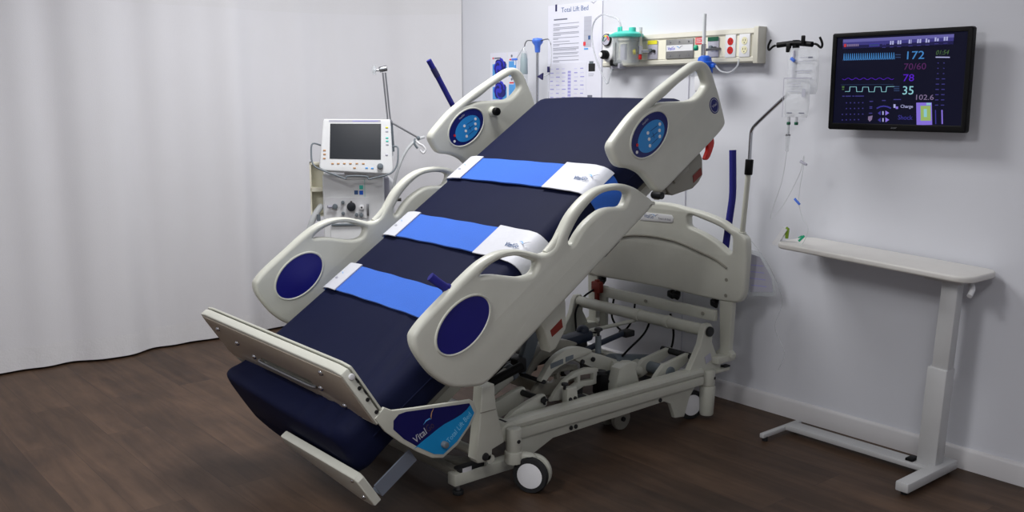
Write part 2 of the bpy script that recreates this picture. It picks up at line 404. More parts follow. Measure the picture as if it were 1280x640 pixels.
def rail(kind, ymid, side):
    X = SF(ymid); b = MB()
    if kind == 'foot':
        b.panel(FOOT, [FO1, FO2], RT, .0155, X, M['bed'])
        # socket sleeve where the two grips meet
        b.tube([(2.285, -.462, 0), (2.325, -.458, 0), (2.372, -.448, 0)], .0165, M['bed'], X=X, n=4)
        o = b.build('side_rail', BED, 50)
        c, a, bb = (1.87, -.414), .116, .073
        for s, nm in ((1, 'outer'), (-1, 'inner')):
            z = s*RT/2
            q = MB(); q.ell(c, a, bb, z-.002, z+.0015, X, M['pad'])
            p = q.build('oval_pad', o)
            if s*side == 1 or True: p['label'] = 'navy oval pad'
            q = MB(); ellring(q, c, a+.004, bb+.004, z, X, .0045, M['bed']); q.build('oval_rim', o)
        q = MB(); q.tube([(2.0, -.6, .0), (2.2, -.565, .0), (2.4, -.56, .0)], .002, M['bed'], X=X @ Matrix.Translation((0, 0, RT/2-.0017)))
        q.build('mould_line', o)
    else:
        b.panel(HEAD, [HO], RT, .0155, X, M['bed'])
        b.tube([(2.935, -.312, 0), (2.96, -.31, 0), (2.985, -.309, 0)], .0175, M['bed'], X=X, n=3)
        o = b.build('side_rail', BED, 50)
        for s in (1, -1):
            z = s*RT/2; c = (2.906, -.397)
            q = MB(); q.ell(c, .108, .069, z-.002, z+.0012, X, M['panelnavy']); p = q.build('control_panel', o); p['label'] = 'oval navy control panel with pale blue keypad'
            q.bm = bmesh.new(); q.mats = []
            zz = (z+.0012, z+.0022) if s == 1 else (z-.0022, z-.0012)
            q.ell((2.909, -.406), .078, .05, *zz, X, M['panelblue']); q.build('keypad', o)
            q = MB(); ellring(q, c, .1115, .0725, z, X, .0042, M['bed']); q.build('panel_rim', o)
            zb = (z+.0022, z+.0034) if s == 1 else (z-.0034, z-.0022)
            btn = [(2.953, -.385), (2.926, -.419), (2.894, -.384), (2.893, -.41), (2.893, -.436), (2.945, -.409), (2.922, -.44)] if False else [(2.969, -.394), (2.956, -.413), (2.946, -.433), (2.899, -.385), (2.893, -.408), (2.884, -.431)]
            for cc in btn:
                q = MB(); q.ell(cc, .0065, .0065, *zb, X, M['white'], 14); q.build('button', o)
            for cc, mm in (((2.83, -.39), M['red']), ((2.815, -.411), M['white'])):
                q = MB(); q.ell(cc, .006, .006, *zb, X, mm, 14); q.build('button', o)
            q = MB()
            Y = X @ Matrix.Translation((0, 0, zb[0] if s == 1 else zb[1]))
            for a_, b_ in (((2.969, -.394), (2.899, -.385)), ((2.956, -.413), (2.893, -.408)), ((2.946, -.433), (2.884, -.431)), ((2.922, -.39), (2.918, -.43))):
                d = V((*b_, 0))-V((*a_, 0)); nn = V((-d.y, d.x, 0)).normalized()*.0009
                A, B_ = V((*a_, 0))+d*.22, V((*a_, 0))+d*.78
                q.prism([(A+nn)[:2], (A-nn)[:2], (B_-nn)[:2], (B_+nn)[:2]], 0, .0006, Y, M['panelnavy'])
            if s == 1: q.text('VitalGo', .012, X @ Matrix.Translation((2.91, -.347, z+.0012)) @ Matrix.Rotation(R(4), 4, 'Z'), M['inklight'], 'CENTER')
            q.build('keypad_lettering', o)
        if side == 1:
            q = MB(); z = RT/2
            q.ell((3.268, -.512), .027, .033, z-.002, z+.0012, X, M['panelnavy'])
            ellring(q, (3.268, -.512), .022, .027, z+.0012, X, .001, M['inklight'])
            q.text('Vital', .016, X @ Matrix.Translation((3.268, -.516, z+.0012)) @ Matrix.Rotation(R(-5), 4, 'Z'), M['inklight'], 'CENTER')
            q.build('badge', o)
        else:
            q = MB(); z = RT/2
            q.cyl(X @ V((3.069, -.421, z-.005)), X @ V((3.069, -.421, z+.022)), .024, M['bed'], r2=.021, bevel=.004); q.build('knob_collar', o)
            q = MB(); q.cyl(X @ V((3.069, -.421, z+.022)), X @ V((3.069, -.421, z+.045)), .019, M['black'], r2=.018, bevel=.004); p = q.build('knob', o); p['label'] = 'black round knob'
            q = MB(); q.tube([(2.86, -.585, z), (3.0, -.582, z), (3.25, -.575, z)], .002, M['bed'], X=X)
            q.build('mould_line', o)
    return o
YNR, YFR = 2.40+RT/2, 3.56-RT/2
r1 = rail('foot', YNR, 1); r1['label'] = 'long lower side rail with two grip loops on the near side'
r2 = rail('head', YNR, 1); r2['label'] = 'upper side rail with one grip loop and blue controls on the near side'
r3 = rail('foot', YFR, -1); r4 = rail('head', YFR, -1)
# deck under the mattress
b = MB()
for (u0, u1) in ((1.52, 1.86), (1.87, 2.2), (2.21, 2.66), (2.67, 3.27)):
    b.box(D((u0+u1)/2, YC, -.652), (u1-u0, .84, .022), M['bedgrey'], rot=Matrix.Rotation(-TH, 3, 'Y'), bevel=.006)
b.build('mattress_deck', BED)
for y in (2.6, 3.36):
    b = MB(); b.box(D(2.4, y, -.69), (1.7, .04, .05), M['bedmetal'], rot=Matrix.Rotation(-TH, 3, 'Y'), bevel=.006); b.build('deck_beam', BED)
# rail brackets (arm under each rail)
for (u0, yy) in ((2.0, 2.45), (2.55, 2.45), (3.0, 2.45), (2.0, 3.51), (2.55, 3.51), (3.0, 3.51)):
    b = MB(); b.box(D(u0, yy+(.03 if yy < 3 else -.03), -.64), (.1, .11, .04), M['bedgrey'], rot=Matrix.Rotation(-TH, 3, 'Y'), bevel=.008); b.build('rail_bracket', BED)
# grey housing with a sticker and red release lever under the near head rail
X = SF(2.46)
b = MB(); b.panel([(2.905, -.62), (2.913, -.678), (2.925, -.694), (3.034, -.742), (3.075, -.742), (3.109, -.732), (3.141, -.675), (3.14, -.62)], [], .05, .005, X, M['bedgrey'], smooth_n=1); hb_ = b.build('latch_housing', BED)
b = MB(); b.prism([(3.058, -.697), (3.113, -.699), (3.106, -.726), (3.047, -.724)], .0255, .027, X, M['darkred']); b.build('warning_sticker', hb_)
b = MB(); b.panel([(3.215, -.61), (3.256, -.64), (3.254, -.668), (3.24, -.687), (3.2, -.71), (3.178, -.71), (3.169, -.697), (3.2, -.68), (3.212, -.655), (3.195, -.61)], [], .018, .005, X, M['red'], smooth_n=2); o = b.build('release_lever', BED); o['label'] = 'red release lever'
b = MB(); b.cyl(X @ V((2.872, -.655, -.02)), X @ V((2.872, -.655, .03)), .014, M['dark'], bevel=.003); b.box(X @ V((2.9, -.66, .0)), (.08, .03, .02), M['bedgrey'], rot=Matrix.Rotation(-TH, 3, 'Y'), bevel=.004); b.build('rail_hinge', BED)
# second box under near foot rail with a sticker
X2 = SF(2.56)
b = MB(); b.panel([(2.18, -.66), (2.195, -.76), (2.171, -.855), (2.2, -.862), (2.277, -.833), (2.329, -.751), (2.36, -.66)], [], .06, .006, X2, M['bedmetal'], smooth_n=1); o2 = b.build('actuator_cover', BED)
b = MB(); b.prism([(2.214, -.784), (2.208, -.81), (2.268, -.815), (2.28, -.784)], .03, .0315, X2, M['darkred']); b.build('warning_sticker', o2)
# navy grip on near foot rail
b = MB(); b.tube([D(1.885, 2.455, -.232), D(1.893, 2.447, -.262), D(1.905, 2.44, -.295)], .0145, M['foam'], n=4); b.tube([D(1.905, 2.44, -.295), D(1.915, 2.44, -.325)], .018, M['foam'], smooth_path=False); b.build('release_grip', BED)

# footboard
b = MB()
YN0, YF0 = 2.46, 3.545
Xf = frame(D(1.485, 0, 0), (0, -1, 0), EW)     # local x = -y, y = w, z = along EW-normal
def fb(p): return [(-q[0], q[1]) for q in p]
Zf = Xf.to_3x3() @ V((0, 0, 1))
fo = [(YN0+.005, -.275), (YN0, -.285), (YN0, -.49), (YN0+.01, -.498), (YF0-.04, -.498), (YF0-.01, -.47), (YF0, -.30), (YF0-.01, -.275), (YF0-.06, -.268), (YN0+.05, -.268)]
FACE = [(YN0+.012, -.285), (YN0+.012, -.485), (YF0-.04, -.485), (YF0-.012, -.465), (YF0-.012, -.31), (YF0-.02, -.285)]
sl = [(2.78, -.408), (2.79, -.40), (3.16, -.40), (3.17, -.408), (3.17, -.428), (3.16, -.436), (2.79, -.436), (2.78, -.428)]
b.panel(fb(fo), [fb(sl)], .03, .004, Xf, M['bed'], smooth_n=1, res=2)
FBD = b.build('footboard', BED, 30)
b = MB(); b.panel(fb(fo), [], .008, .002, frame(D(1.509, 0, 0), (0, -1, 0), EW), M['bedmetal'], smooth_n=1, res=1); b.build('backing_plate', FBD, 30)
b = MB(); b.panel(fb(FACE), [fb(sl)], .003, .001, frame(D(1.4695, 0, 0), (0, -1, 0), EW), M['faceshaded'], smooth_n=1, res=1); b.build('face_plate', FBD, 30)['label'] = 'face plate, coloured darker tan for the shade on the outer face'
for y, w in ((2.62, -.31), (2.62, -.46), (2.73, -.415), (3.23, -.415), (3.32, -.37), (3.44, -.33)):
    b = MB(); p = D(1.47, y, w); b.sph(p, .011, M['chrome'], X=None, seg=12); b.build('bolt', FBD)
b = MB(); b.tube([D(1.467, 2.77, -.418), D(1.46, 2.8, -.418), D(1.46, 3.15, -.418), D(1.467, 3.18, -.418)], .006, M['steel'], n=4); b.build('slot_bar', FBD)
Xs = SF(YN0)
for w in (-.35, -.4, -.455):
    b = MB(); b.cyl(Xs @ V((1.492, w, -.002)), Xs @ V((1.492, w, .003)), .0065, M['dark'], seg=14); b.build('adjuster_hole', FBD)
for w in (-.325, -.375):
    b = MB(); b.box(Xs @ V((1.5, w, .001)), (.005, .006, .016), M['dark'], rot=Matrix.Rotation(-TH, 3, 'Y')); b.build('adjuster_slot', FBD)
b = MB(); b.cyl(Xs @ V((1.492, -.3, 0)), Xs @ V((1.492, -.3, .008)), .010, M['white'], seg=16, bevel=.002); b.build('adjuster_pin', FBD)
# footboard brackets with graphic panel
BR = [(1.475, -.468), (1.52, -.462), (1.536, -.492), (1.60, -.545), (1.777, -.684), (1.783, -.70), (1.774, -.738), (1.735, -.757), (1.65, -.775), (1.585, -.768), (1.553, -.735), (1.525, -.675), (1.497, -.60), (1.478, -.53)]
IN = [(1.545, -.519), (1.57, -.532), (1.766, -.69), (1.762, -.732), (1.72, -.75), (1.655, -.762), (1.592, -.757), (1.566, -.728), (1.535, -.66), (1.513, -.60), (1.503, -.545), (1.52, -.522)]
for yb, s in ((2.463, 1), (3.535, -1)):
    X = SF(yb); b = MB(); b.panel(BR, [], .012, .003, X, M['bedmetal'], smooth_n=1, res=2); br_ = b.build('footboard_bracket', BED, 30)
    if s == 1:
        b = MB(); z = .006
        b.prism(IN, z, z+.0008, X, M['signnavy'])
        b.prism([(1.520, -.655), (1.554, -.658), (1.592, -.664), (1.625, -.669), (1.653, -.675), (1.69, -.689), (1.721, -.698), (1.745, -.70), (1.7655, -.697), (1.762, -.732), (1.72, -.75), (1.655, -.762), (1.592, -.757), (1.566, -.728), (1.535, -.66)], z+.0008, z+.0014, X, M['signblue'])
        gp = b.build('graphic_panel', br_)
        b = MB()
        def at(u, w, a): return X @ Matrix.Translation((u, w, z+.0014)) @ Matrix.Rotation(R(a), 4, 'Z')
        b.text('Vital', .036, at(1.535, -.645, -5), M['inklight'], width=.052)
        b.text('Go', .036, at(1.589, -.65, -6), M['umber'], width=.03)
        b.text('Total Lift Bed', .028, at(1.628, -.743, 6), M['paleblue'], width=.122)
        b.swoosh(at(1.622, -.61, 12), .03, M['sky'], M['orange'])
        b.build('panel_lettering', br_)
    b = MB(); b.cyl(X @ V((1.612, -.728, .003)), X @ V((1.612, -.728, .026)), .011, M['motor'], bevel=.003); b.build('bracket_knob', br_)
# foot end plate below the mattress
b = MB()
Xe = frame(D(1.335, 0, 0), (0, -1, 0), EW)
b.panel(fb([(2.50, -.60), (2.49, -.615), (2.49, -.725), (2.52, -.738), (2.60, -.738), (2.95, -.665), (3.0, -.64), (3.0, -.6)]), [], .03, .005, Xe, M['bed'], smooth_n=1, res=2)
fp = b.build('foot_end_plate', BED, 30)
b = MB(); b.sph(D(1.32, 2.53, -.70), .008, M['chrome'], seg=10); b.sph(D(1.322, 2.525, -.62), .007, M['chrome'], seg=10); b.build('bolt', fp)
b = MB(); b.box(D(1.44, 2.50, -.70), (.16, .006, .05), M['pan'], rot=Matrix.Rotation(-TH, 3, 'Y')); b.box(D(1.44, 2.53, -.725), (.16, .06, .006), M['pan'], rot=Matrix.Rotation(-TH, 3, 'Y')); b.build('foot_side_plate', BED)
# pivot posts at the foot, both sides
def XZ(y): return frame((0, y, 0), (1, 0, 0), (0, 0, 1))
for y, s in ((2.525, 1), (3.435, -1)):
    b = MB()
    b.panel([(1.942, .42), (1.998, .42), (2.005, .34), (2.042, .2), (1.988, .186), (1.986, .155), (1.975, .145), (1.925, .15), (1.915, .165), (1.932, .3)], [], .05, .006, XZ(y), M['bedmetal'], smooth_n=1, res=2)
    po = b.build('foot_post', BED, 30)
    b = MB(); b.cyl((1.955, y-.031, .168), (1.955, y-.02, .168), .014, M['dark'], bevel=.002); b.build('pivot_cap', po)
    b = MB(); b.box((1.968, y-.025, .33), (.066, .003, .003), M['bedgrey']); b.build('seam', po)
b = MB(); b.cyl((1.98, 2.5, .152), (1.98, 3.46, .152), .017, M['bedmetal']); b.build('foot_cross_tube', BED)
# base frame
for y in (2.585, 3.375):
    s = 1 if y < 3 else -1
    b = MB()
    prof = [(-.028, -.037), (.028, -.037), (.03, -.02), (.028, -.004), (.02, .0), (.028, .006), (.03, .02), (.024, .033), (.01, .037), (-.01, .037), (-.024, .033), (-.03, .02), (-.028, .006), (-.02, 0), (-.028, -.004), (-.03, -.02)]
    b.prism(prof, 2.11, 3.2, frame((0, y, .207), (0, 1, 0), (0, 0, 1)), M['bedmetal'], True)
    br_ = b.build('base_rail', BED, 30)
    b = MB()
    b.panel([(2.15, .19), (2.19, .08), (2.235, .085), (2.34, .125), (2.97, .137), (3.01, .118), (3.04, .05), (3.1, .042), (3.13, .12), (3.16, .155), (3.19, .19)], [], .022, .003, XZ(y), M['bedmetal'], smooth_n=1, res=2)
    b.build('base_flange', BED, 30)
    for x, z in ((2.43, .145), (2.455, .145), (2.94, .15)):
        b = MB(); b.cyl((x, y-.017*s, z), (x, y-.011*s, z), .009, M['dark'], seg=14, bevel=.002); b.build('bolt', br_)
for x, z in ((2.13, .2), (3.12, .2), (2.62, .18)):
    b = MB(); b.box((x, YC, z), (.05, .78, .05), M['bedmetal'], bevel=.006); b.build('cross_member', BED)
# front stabiliser beams and foot
for y in (2.62, 3.34):
    b = MB(); b.box((2.035, y, .062), (.28, .045, .045), M['bedmetal'], bevel=.004); st = b.build('stabiliser_beam', BED)
    b = MB(); b.box((1.975, y, .092), (.11, .04, .016), M['dark'], bevel=.004); b.rect(-.02, -.008, .04, .016, 0, .001, frame((1.95, y-.0205, .092), (1, 0, 0), (0, 0, 1)), M['white']); b.build('pedal_cover', st)
    b = MB(); b.cyl((1.925, y, 0), (1.925, y, .016), .02, M['dark'], bevel=.003); b.cyl((1.925, y, .016), (1.925, y, .045), .008, M['steel']); b.build('levelling_foot', st)
b = MB(); b.box((1.93, YC, .075), (.035, .72, .03), M['bedgrey'], bevel=.004); b.build('stabiliser_bar', BED)
b = MB(); b.box((2.0, 2.72, .075), (.05, .2, .02), M['bedgrey'], rot=Matrix.Rotation(R(35), 3, 'Z'), bevel=.003); b.build('stabiliser_brace', BED)
# casters
def caster(x, y, stem, ang, front):
    r = .066; w = .026
    o = MB()
    sx, sy = stem
    if front:
        o.cyl((sx, sy, .145), (sx, sy, .235), .028, M['bedmetal'], bevel=.006); o.cyl((sx, sy, .105), (sx, sy, .15), .033, M['bedmetal'], bevel=.004)
        o.cyl((sx, sy-.03, .19), (sx, sy-.025, .19), .007, M['dark'])
    else:
        o.cyl((sx, sy, .02), (sx, sy, .155), .03, M['bedmetal'], r2=.036, bevel=.006); o.cyl((sx, sy, .155), (sx, sy, .225), .032, M['bedmetal'], bevel=.006)
        o.cyl((sx+.01, sy-.033, .19), (sx+.01, sy-.027, .19), .006, M['dark'])
    h = o.build('caster', BED, 35)
    d = V((math.cos(ang), math.sin(ang), 0)); c = V((x, y, r))
    if front:
        o = MB(); o.tube([(sx, sy, .12), ((sx+x)/2, (sy+y)/2, .13), (x, y, .12), (x, y, .075)], .017, M['bedmetal'], n=4); o.build('caster_fork', h)
    for s in ((-1, 1) if front else (1,)):
        e = c+d*s*.02 if front else c
        A = e-d*w/2; B = e+d*w/2
        o = MB(); X = frame(A, d.orthogonal(), d.cross(d.orthogonal()))
        o.lathe([(r*.8, 0), (r*.95, .001), (r, .006), (r, w-.006), (r*.95, w-.001), (r*.8, w)], X, M['dark'] if s == -1 or not front else M['bedmetal']); o.build('tyre', h)
        o = MB(); o.lathe([(.001, -.003), (r*.55, -.003), (r*.82, .002), (r*.82, w-.002), (r*.55, w+.003), (.001, w+.003)], X, M['white']); wl = o.build('wheel', h)
caster(2.15, 2.475, (2.1, 2.52), R(30), True)
caster(2.15, 3.44, (2.1, 3.43), R(62), True)
caster(3.195, 2.62, (3.25, 2.575), R(75), False)
caster(3.195, 3.39, (3.25, 3.40), R(75), False)
b = MB()
for y in (2.72, 2.80): b.cyl((2.86, y-.012, .05), (2.86, y+.012, .05), .05, M['bedgrey'], bevel=.008)
b.cyl((2.86, 2.7, .05), (2.86, 2.82, .05), .01, M['dark']); b.box((2.86, 2.76, .12), (.05, .05, .12), M['bedmetal'], bevel=.005); b.build('fifth_wheel', BED)
b = MB(); b.box((3.33, 2.575, .208), (.11, .035, .016), M['bedmetal'], bevel=.005); b.box((3.37, 2.575, .219), (.04, .03, .008), M['dark'], bevel=.003); b.build('brake_pedal', BED)
b = MB(); b.box((3.33, 3.39, .208), (.11, .035, .016), M['bedmetal'], bevel=.005); b.box((3.37, 3.39, .219), (.04, .03, .008), M['dark'], bevel=.003); b.build('brake_pedal', BED)
# rear cross tube on triangular brackets
b = MB(); b.cyl((3.24, 2.57, .398), (3.24, 3.4, .398), .0265, M['bedmetal'], bevel=.003)
for y in (2.8, 2.98): b.cyl((3.24, y-.012, .398), (3.24, y+.012, .398), .03, M['bedmetal'], bevel=.003)
ct = b.build('lift_cross_tube', BED)
b = MB(); b.cyl((3.24, 2.556, .398), (3.24, 2.57, .398), .022, M['dark'], bevel=.003); b.build('tube_cap', ct)
for y in (2.575, 3.385):
    b = MB(); b.panel([(3.208, .41), (3.225, .43), (3.255, .43), (3.272, .41), (3.268, .345), (3.335, .23), (3.325, .2), (3.12, .2), (3.11, .225), (3.19, .345)], [], .03, .005, XZ(y+.01), M['bedmetal'], smooth_n=1, res=2)
    tb = b.build('rear_bracket', BED, 30)
    if y < 3:
        b = MB(); X = frame((3.24, y-.0065, .28), (1, 0, .35), (-.35, 0, 1)); b.rect(-.02, -.02, .04, .035, 0, .001, X, M['papergrey']); b.build('rating_sticker', tb)
# lift mechanism
def plate(name, pts, y, th, mm, parent=BED, bev=.0025, holes=[], n=1):
    b = MB(); b.panel(pts, holes, th, bev, XZ(y), mm, smooth_n=n, res=1); return b.build(name, parent, 30)
ARC1 = [(2.422, .294), (2.441, .323), (2.473, .36), (2.52, .388), (2.586, .402), (2.655, .39), (2.70, .367), (2.616, .353), (2.558, .345), (2.492, .324), (2.459, .298), (2.436, .281)]
a1 = plate('lift_arm', ARC1, 2.75, .03, M['bedmetal'], n=3)
a1b = plate('lift_arm', [(x+.012, z+.008) for x, z in ARC1], 2.86, .05, M['bedgrey'], n=3)
for pts in ([(2.468, .357), (2.535, .366), (2.537, .346), (2.47, .336)], [(2.55, .37), (2.592, .373), (2.592, .356), (2.55, .349)]):
    b = MB(); b.prism(pts, .015, .0165, XZ(2.75), M['motor']); b.build('arm_label', a1)
b = MB(); b.cyl((2.432, 2.73, .29), (2.432, 2.87, .29), .009, M['dark']); b.build('arm_pin', a1)
ARC2 = [(2.43, .22), (2.457, .25), (2.503, .29), (2.56, .314), (2.628, .32), (2.69, .308), (2.69, .245), (2.65, .243), (2.609, .247), (2.571, .235), (2.545, .21)]
W2 = [[(2.59, .297), (2.665, .292), (2.665, .265), (2.59, .27)], [(2.525, .288), (2.575, .294), (2.575, .268), (2.548, .258), (2.52, .262)]]
a2 = plate('lift_arm', ARC2, 2.70, .022, M['bedmetal'], holes=W2, n=1)
a2b = plate('lift_arm', [(x-.02, z-.005) for x, z in ARC2], 2.80, .022, M['bedgrey'], holes=[[(x-.02, z-.005) for x, z in q] for q in W2], n=1)
for x, z in ((2.64, .335), (2.7, .335), (2.59, .22), (2.62, .23)):
    b = MB(); b.cyl((x, 2.725, z), (x, 2.735, z), .01, M['dark'], seg=12, bevel=.002); b.build('bolt', a1)
plate('lift_plate', [(2.6, .37), (2.66, .372), (2.75, .345), (2.86, .3), (2.86, .262), (2.8, .262), (2.73, .285), (2.62, .34)], 2.77, .045, M['bedmetal'])
b = MB(); b.tube([(2.82, 2.75, .285), (2.87, 2.75, .27), (2.93, 2.75, .25), (3.0, 2.75, .225)], .022, M['bedmetal'], n=3); b.build('lift_link', BED)
b = MB(); b.cyl((2.798, 2.8, .33), (2.798, 2.8, .405), .013, M['motor']); b.cyl((2.798, 2.8, .405), (2.798, 2.8, .43), .006, M['dark']); b.cyl((2.798, 2.8, .428), (2.798, 2.8, .44), .02, M['dark'], bevel=.004, r2=.016); b.build('lock_pin', BED)
b = MB(); b.box((2.705, 2.69, .24), (.05, .05, .085), M['black'], bevel=.008); b.cyl((2.705, 2.69, .28), (2.705, 2.69, .295), .022, M['dark']); b.tube([(2.74, 2.69, .25), (2.76, 2.68, .22), (2.735, 2.67, .2)], .006, M['dark']); b.build('control_box', BED)
plate('trap_bracket', [(2.735, .2), (2.765, .302), (2.79, .312), (2.83, .318), (2.865, .312), (2.872, .295), (2.86, .29), (2.89, .2)], 2.665, .05, M['bedmetal'])
plate('small_bracket', [(2.44, .225), (2.44, .29), (2.492, .287), (2.497, .235), (2.51, .218)], 2.62, .03, M['bedmetal'])
b = MB(); b.cyl((2.44, 2.62, .285), (2.44, 2.62, .3), .006, M['dark']); b.cyl((2.44, 2.62, .3), (2.44, 2.62, .311), .014, M['dark'], bevel=.003)
for x in (2.455, 2.48): b.cyl((x, 2.6, .245), (x, 2.606, .245), .008, M['dark'])
b.build('adjust_knob', BED)
b = MB(); b.cyl((3.0, 2.93, .205), (3.26, 2.93, .155), .06, M['motor'], bevel=.012); b.cyl((2.9, 2.93, .225), (3.0, 2.93, .205), .042, M['motor'], bevel=.008); b.cyl((2.86, 2.93, .24), (2.9, 2.93, .225), .03, M['dark']); b.build('lift_motor', BED)
b = MB(); b.box((2.84, 3.0, .345), (.2, .07, .05), M['darkblue'], rot=Matrix.Rotation(R(-4), 3, 'Y'), bevel=.018); b.sph((2.9, 3.0, .37), .03, M['darkblue']); b.build('actuator_head', BED)
b = MB(); b.tube([(2.87, 2.95, .30), (3.0, 2.95, .322), (3.11, 2.95, .338)], .013, M['darkblue'], n=3); b.box((3.13, 2.95, .335), (.06, .05, .03), M['dark'], bevel=.006); b.build('gas_strut', BED)
for y in (2.66, 2.775):
    plate('rear_link', [(2.975, .19), (2.99, .215), (3.044, .262), (3.07, .268), (3.205, .288), (3.235, .283), (3.238, .265), (3.085, .205), (3.02, .185)], y, .022, M['bedmetal'], n=2)
b = MB(); b.cyl((3.085, 2.64, .225), (3.085, 2.80, .225), .026, M['motor'], bevel=.003); b.build('link_roller', BED)
b = MB(); b.cyl((3.215, 2.64, .275), (3.215, 2.81, .275), .014, M['dark']); b.build('link_pin', BED)
for y in (2.64, 2.76):
    plate('front_link', [(2.16, .21), (2.19, .245), (2.325, .282), (2.352, .272), (2.358, .25), (2.34, .225), (2.23, .185)], y, .022, M['bedmetal'], n=2)
b = MB(); b.cyl((2.16, 2.80, .26), (2.315, 2.80, .335), .03, M['bedmetal'], bevel=.004); b.cyl((2.305, 2.8, .33), (2.33, 2.8, .342), .034, M['motor'], bevel=.004); b.build('front_actuator', BED)
b = MB(); b.cyl((2.335, 2.62, .262), (2.335, 2.78, .262), .012, M['dark'])
for k in range(4): b.cyl((2.335+.013*math.cos(k*1.57), 2.622, .262+.013*math.sin(k*1.57)), (2.335+.013*math.cos(k*1.57), 2.615, .262+.013*math.sin(k*1.57)), .004, M['dark'])
b.build('link_pin', BED)
b = MB(); b.cyl((2.06, 2.68, .345), (2.27, 2.68, .395), .017, M['black']); b.build('damper', BED)
b = MB(); b.cyl((2.1, 2.545, .21), (2.1, 2.62, .21), .036, M['bedmetal'], bevel=.006); b.cyl((2.1, 2.56, .235), (2.1, 2.6, .235), .012, M['dark']); b.build('rail_end_cap', BED)
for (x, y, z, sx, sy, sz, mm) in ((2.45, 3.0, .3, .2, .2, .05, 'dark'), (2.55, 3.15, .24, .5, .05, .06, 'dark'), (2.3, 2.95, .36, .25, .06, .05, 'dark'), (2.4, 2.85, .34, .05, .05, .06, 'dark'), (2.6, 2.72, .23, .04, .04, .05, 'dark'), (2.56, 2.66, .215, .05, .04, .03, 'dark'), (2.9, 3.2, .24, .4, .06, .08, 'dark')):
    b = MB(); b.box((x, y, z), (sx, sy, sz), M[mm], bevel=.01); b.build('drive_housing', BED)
b = MB(); b.box((2.75, 3.16, .34), (.34, .05, .04), M['bedmetal'], rot=Matrix.Rotation(R(-12), 3, 'Y'), bevel=.006); b.build('lift_link', BED)
# main upright lift links carrying the deck
for y in (2.86, 3.2):
    b = MB(); b.box((2.47, y, .42), (.06, .03, .26), M['motor'], rot=Matrix.Rotation(R(22), 3, 'Y'), bevel=.006); b.build('deck_upright', BED)
b = MB(); b.tube([D(2.3, 3.0, -.72), (2.45, 3.0, .5), (2.52, 3.0, .4)], .018, M['bedmetal'], n=3); b.build('deck_actuator', BED)
b = MB(); b.box(D(2.0, 3.0, -.69), (.5, .5, .03), M['bedgrey'], rot=Matrix.Rotation(-TH, 3, 'Y'), bevel=.006); b.build('deck_subframe', BED)
# rear frame and headboard
for y in (2.565, 3.395):
    b = MB(); b.panel([(-.035, .52), (.035, .52), (.027, .3), (.045, .285), (.045, .268), (-.045, .268), (-.045, .285), (-.024, .3)], [], .03, .004, frame((3.36, y, 0), (0, -1, 0), (0, 0, 1)), M['bedmetal'], smooth_n=1, res=2); b.build('headboard_post', BED, 30)
    b = MB(); b.box((3.33, y, .265), (.12, .06, .03), M['bedmetal'], bevel=.005); b.build('post_base', BED)
b = MB(); b.box((3.325, 2.98, .45), (.025, .76, .05), M['bedmetal'], bevel=.004)
for y in (2.66, 3.0, 3.3): b.cyl((3.31, y, .452), (3.305, y, .452), .008, M['bedgrey'])
b.build('rear_crossbar', BED)
b = MB(); b.box((3.325, 3.29, .375), (.02, .045, .21), M['bedmetal'], bevel=.004); b.build('rear_upright', BED)
b = MB(); b.box((3.30, 3.315, .472), (.03, .06, .055), M['darkred'], bevel=.006); b.box((3.3, 3.315, .44), (.02, .02, .14), M['darkred'], bevel=.003); b.build('red_switch_box', BED)['label'] = 'dark red switch box'
for y in (2.88, 2.85, 2.63, 3.33):
    b = MB(); b.box((3.35, y, .503), (.035, .03, .03), M['black'], bevel=.008); b.cyl((3.33, y, .5), (3.33, y-.03, .492), .011, M['black'], bevel=.003); b.build('headboard_clamp', BED)
HB = [(3.0, .918), (2.924, .919), (2.86, .915), (2.801, .906), (2.73, .899), (2.673, .889), (2.62, .876), (2.589, .866), (2.55, .845), (2.51, .832), (2.478, .812), (2.466, .79), (2.462, .716), (2.468, .6), (2.475, .555), (2.495, .527), (2.535, .519), (2.626, .516), (2.852, .521), (2.98, .522)]
HOo = [(2.787, .872), (2.79, .855), (2.785, .828), (2.76, .818), (2.701, .802), (2.625, .772), (2.565, .738), (2.545, .735), (2.54, .75), (2.541, .8), (2.555, .815), (2.618, .843), (2.712, .866), (2.767, .877)]
Xh = frame((3.36, YC, 0), (0, -1, 0), (0, 0, 1))
half = [(YC-y, z) for y, z in HB]               # local x to the viewer's right
full = half + [(-x, z) for x, z in reversed(half) if x > .001]
h1 = [(YC-y, z) for y, z in HOo]; h2 = [(-x, z) for x, z in h1]
b = MB(); b.panel(full, [h1, h2], .045, .012, Xh, M['bed'], smooth_n=3)
HBO = b.build('headboard', BED, 50)
b = MB(); gr = [(.0, .757), (.1, .752), (.17, .742), (.274, .717), (.358, .695), (.421, .665)]
gr = [(-x, z) for x, z in reversed(gr[1:])] + gr
b.tube([V((x, z, .0225)) for x, z in gr], .0055, M['bedgrey'], X=Xh, n=4, seg=8); b.build('groove', HBO)
b = MB(); b.panel([(-.1, .835), (-.09, .866), (.1, .868), (.112, .855), (.11, .838), (.1, .832), (-.09, .826)], [], .004, .001, Xh @ Matrix.Translation((0, 0, .0225)), M['white'], smooth_n=1, res=1)
b.text('VitalGo', .026, Xh @ Matrix.Translation((-.068, .842, .0246)), M['inkblue'], width=.06); b.swoosh(Xh @ Matrix.Translation((.0, .86, .0246)), .022, M['sky'], M['ink'])
b.text('Total Lift Bed', .012, Xh @ Matrix.Translation((.02, .842, .0246)), M['ink'], width=.075); b.build('badge', HBO)
b = MB()
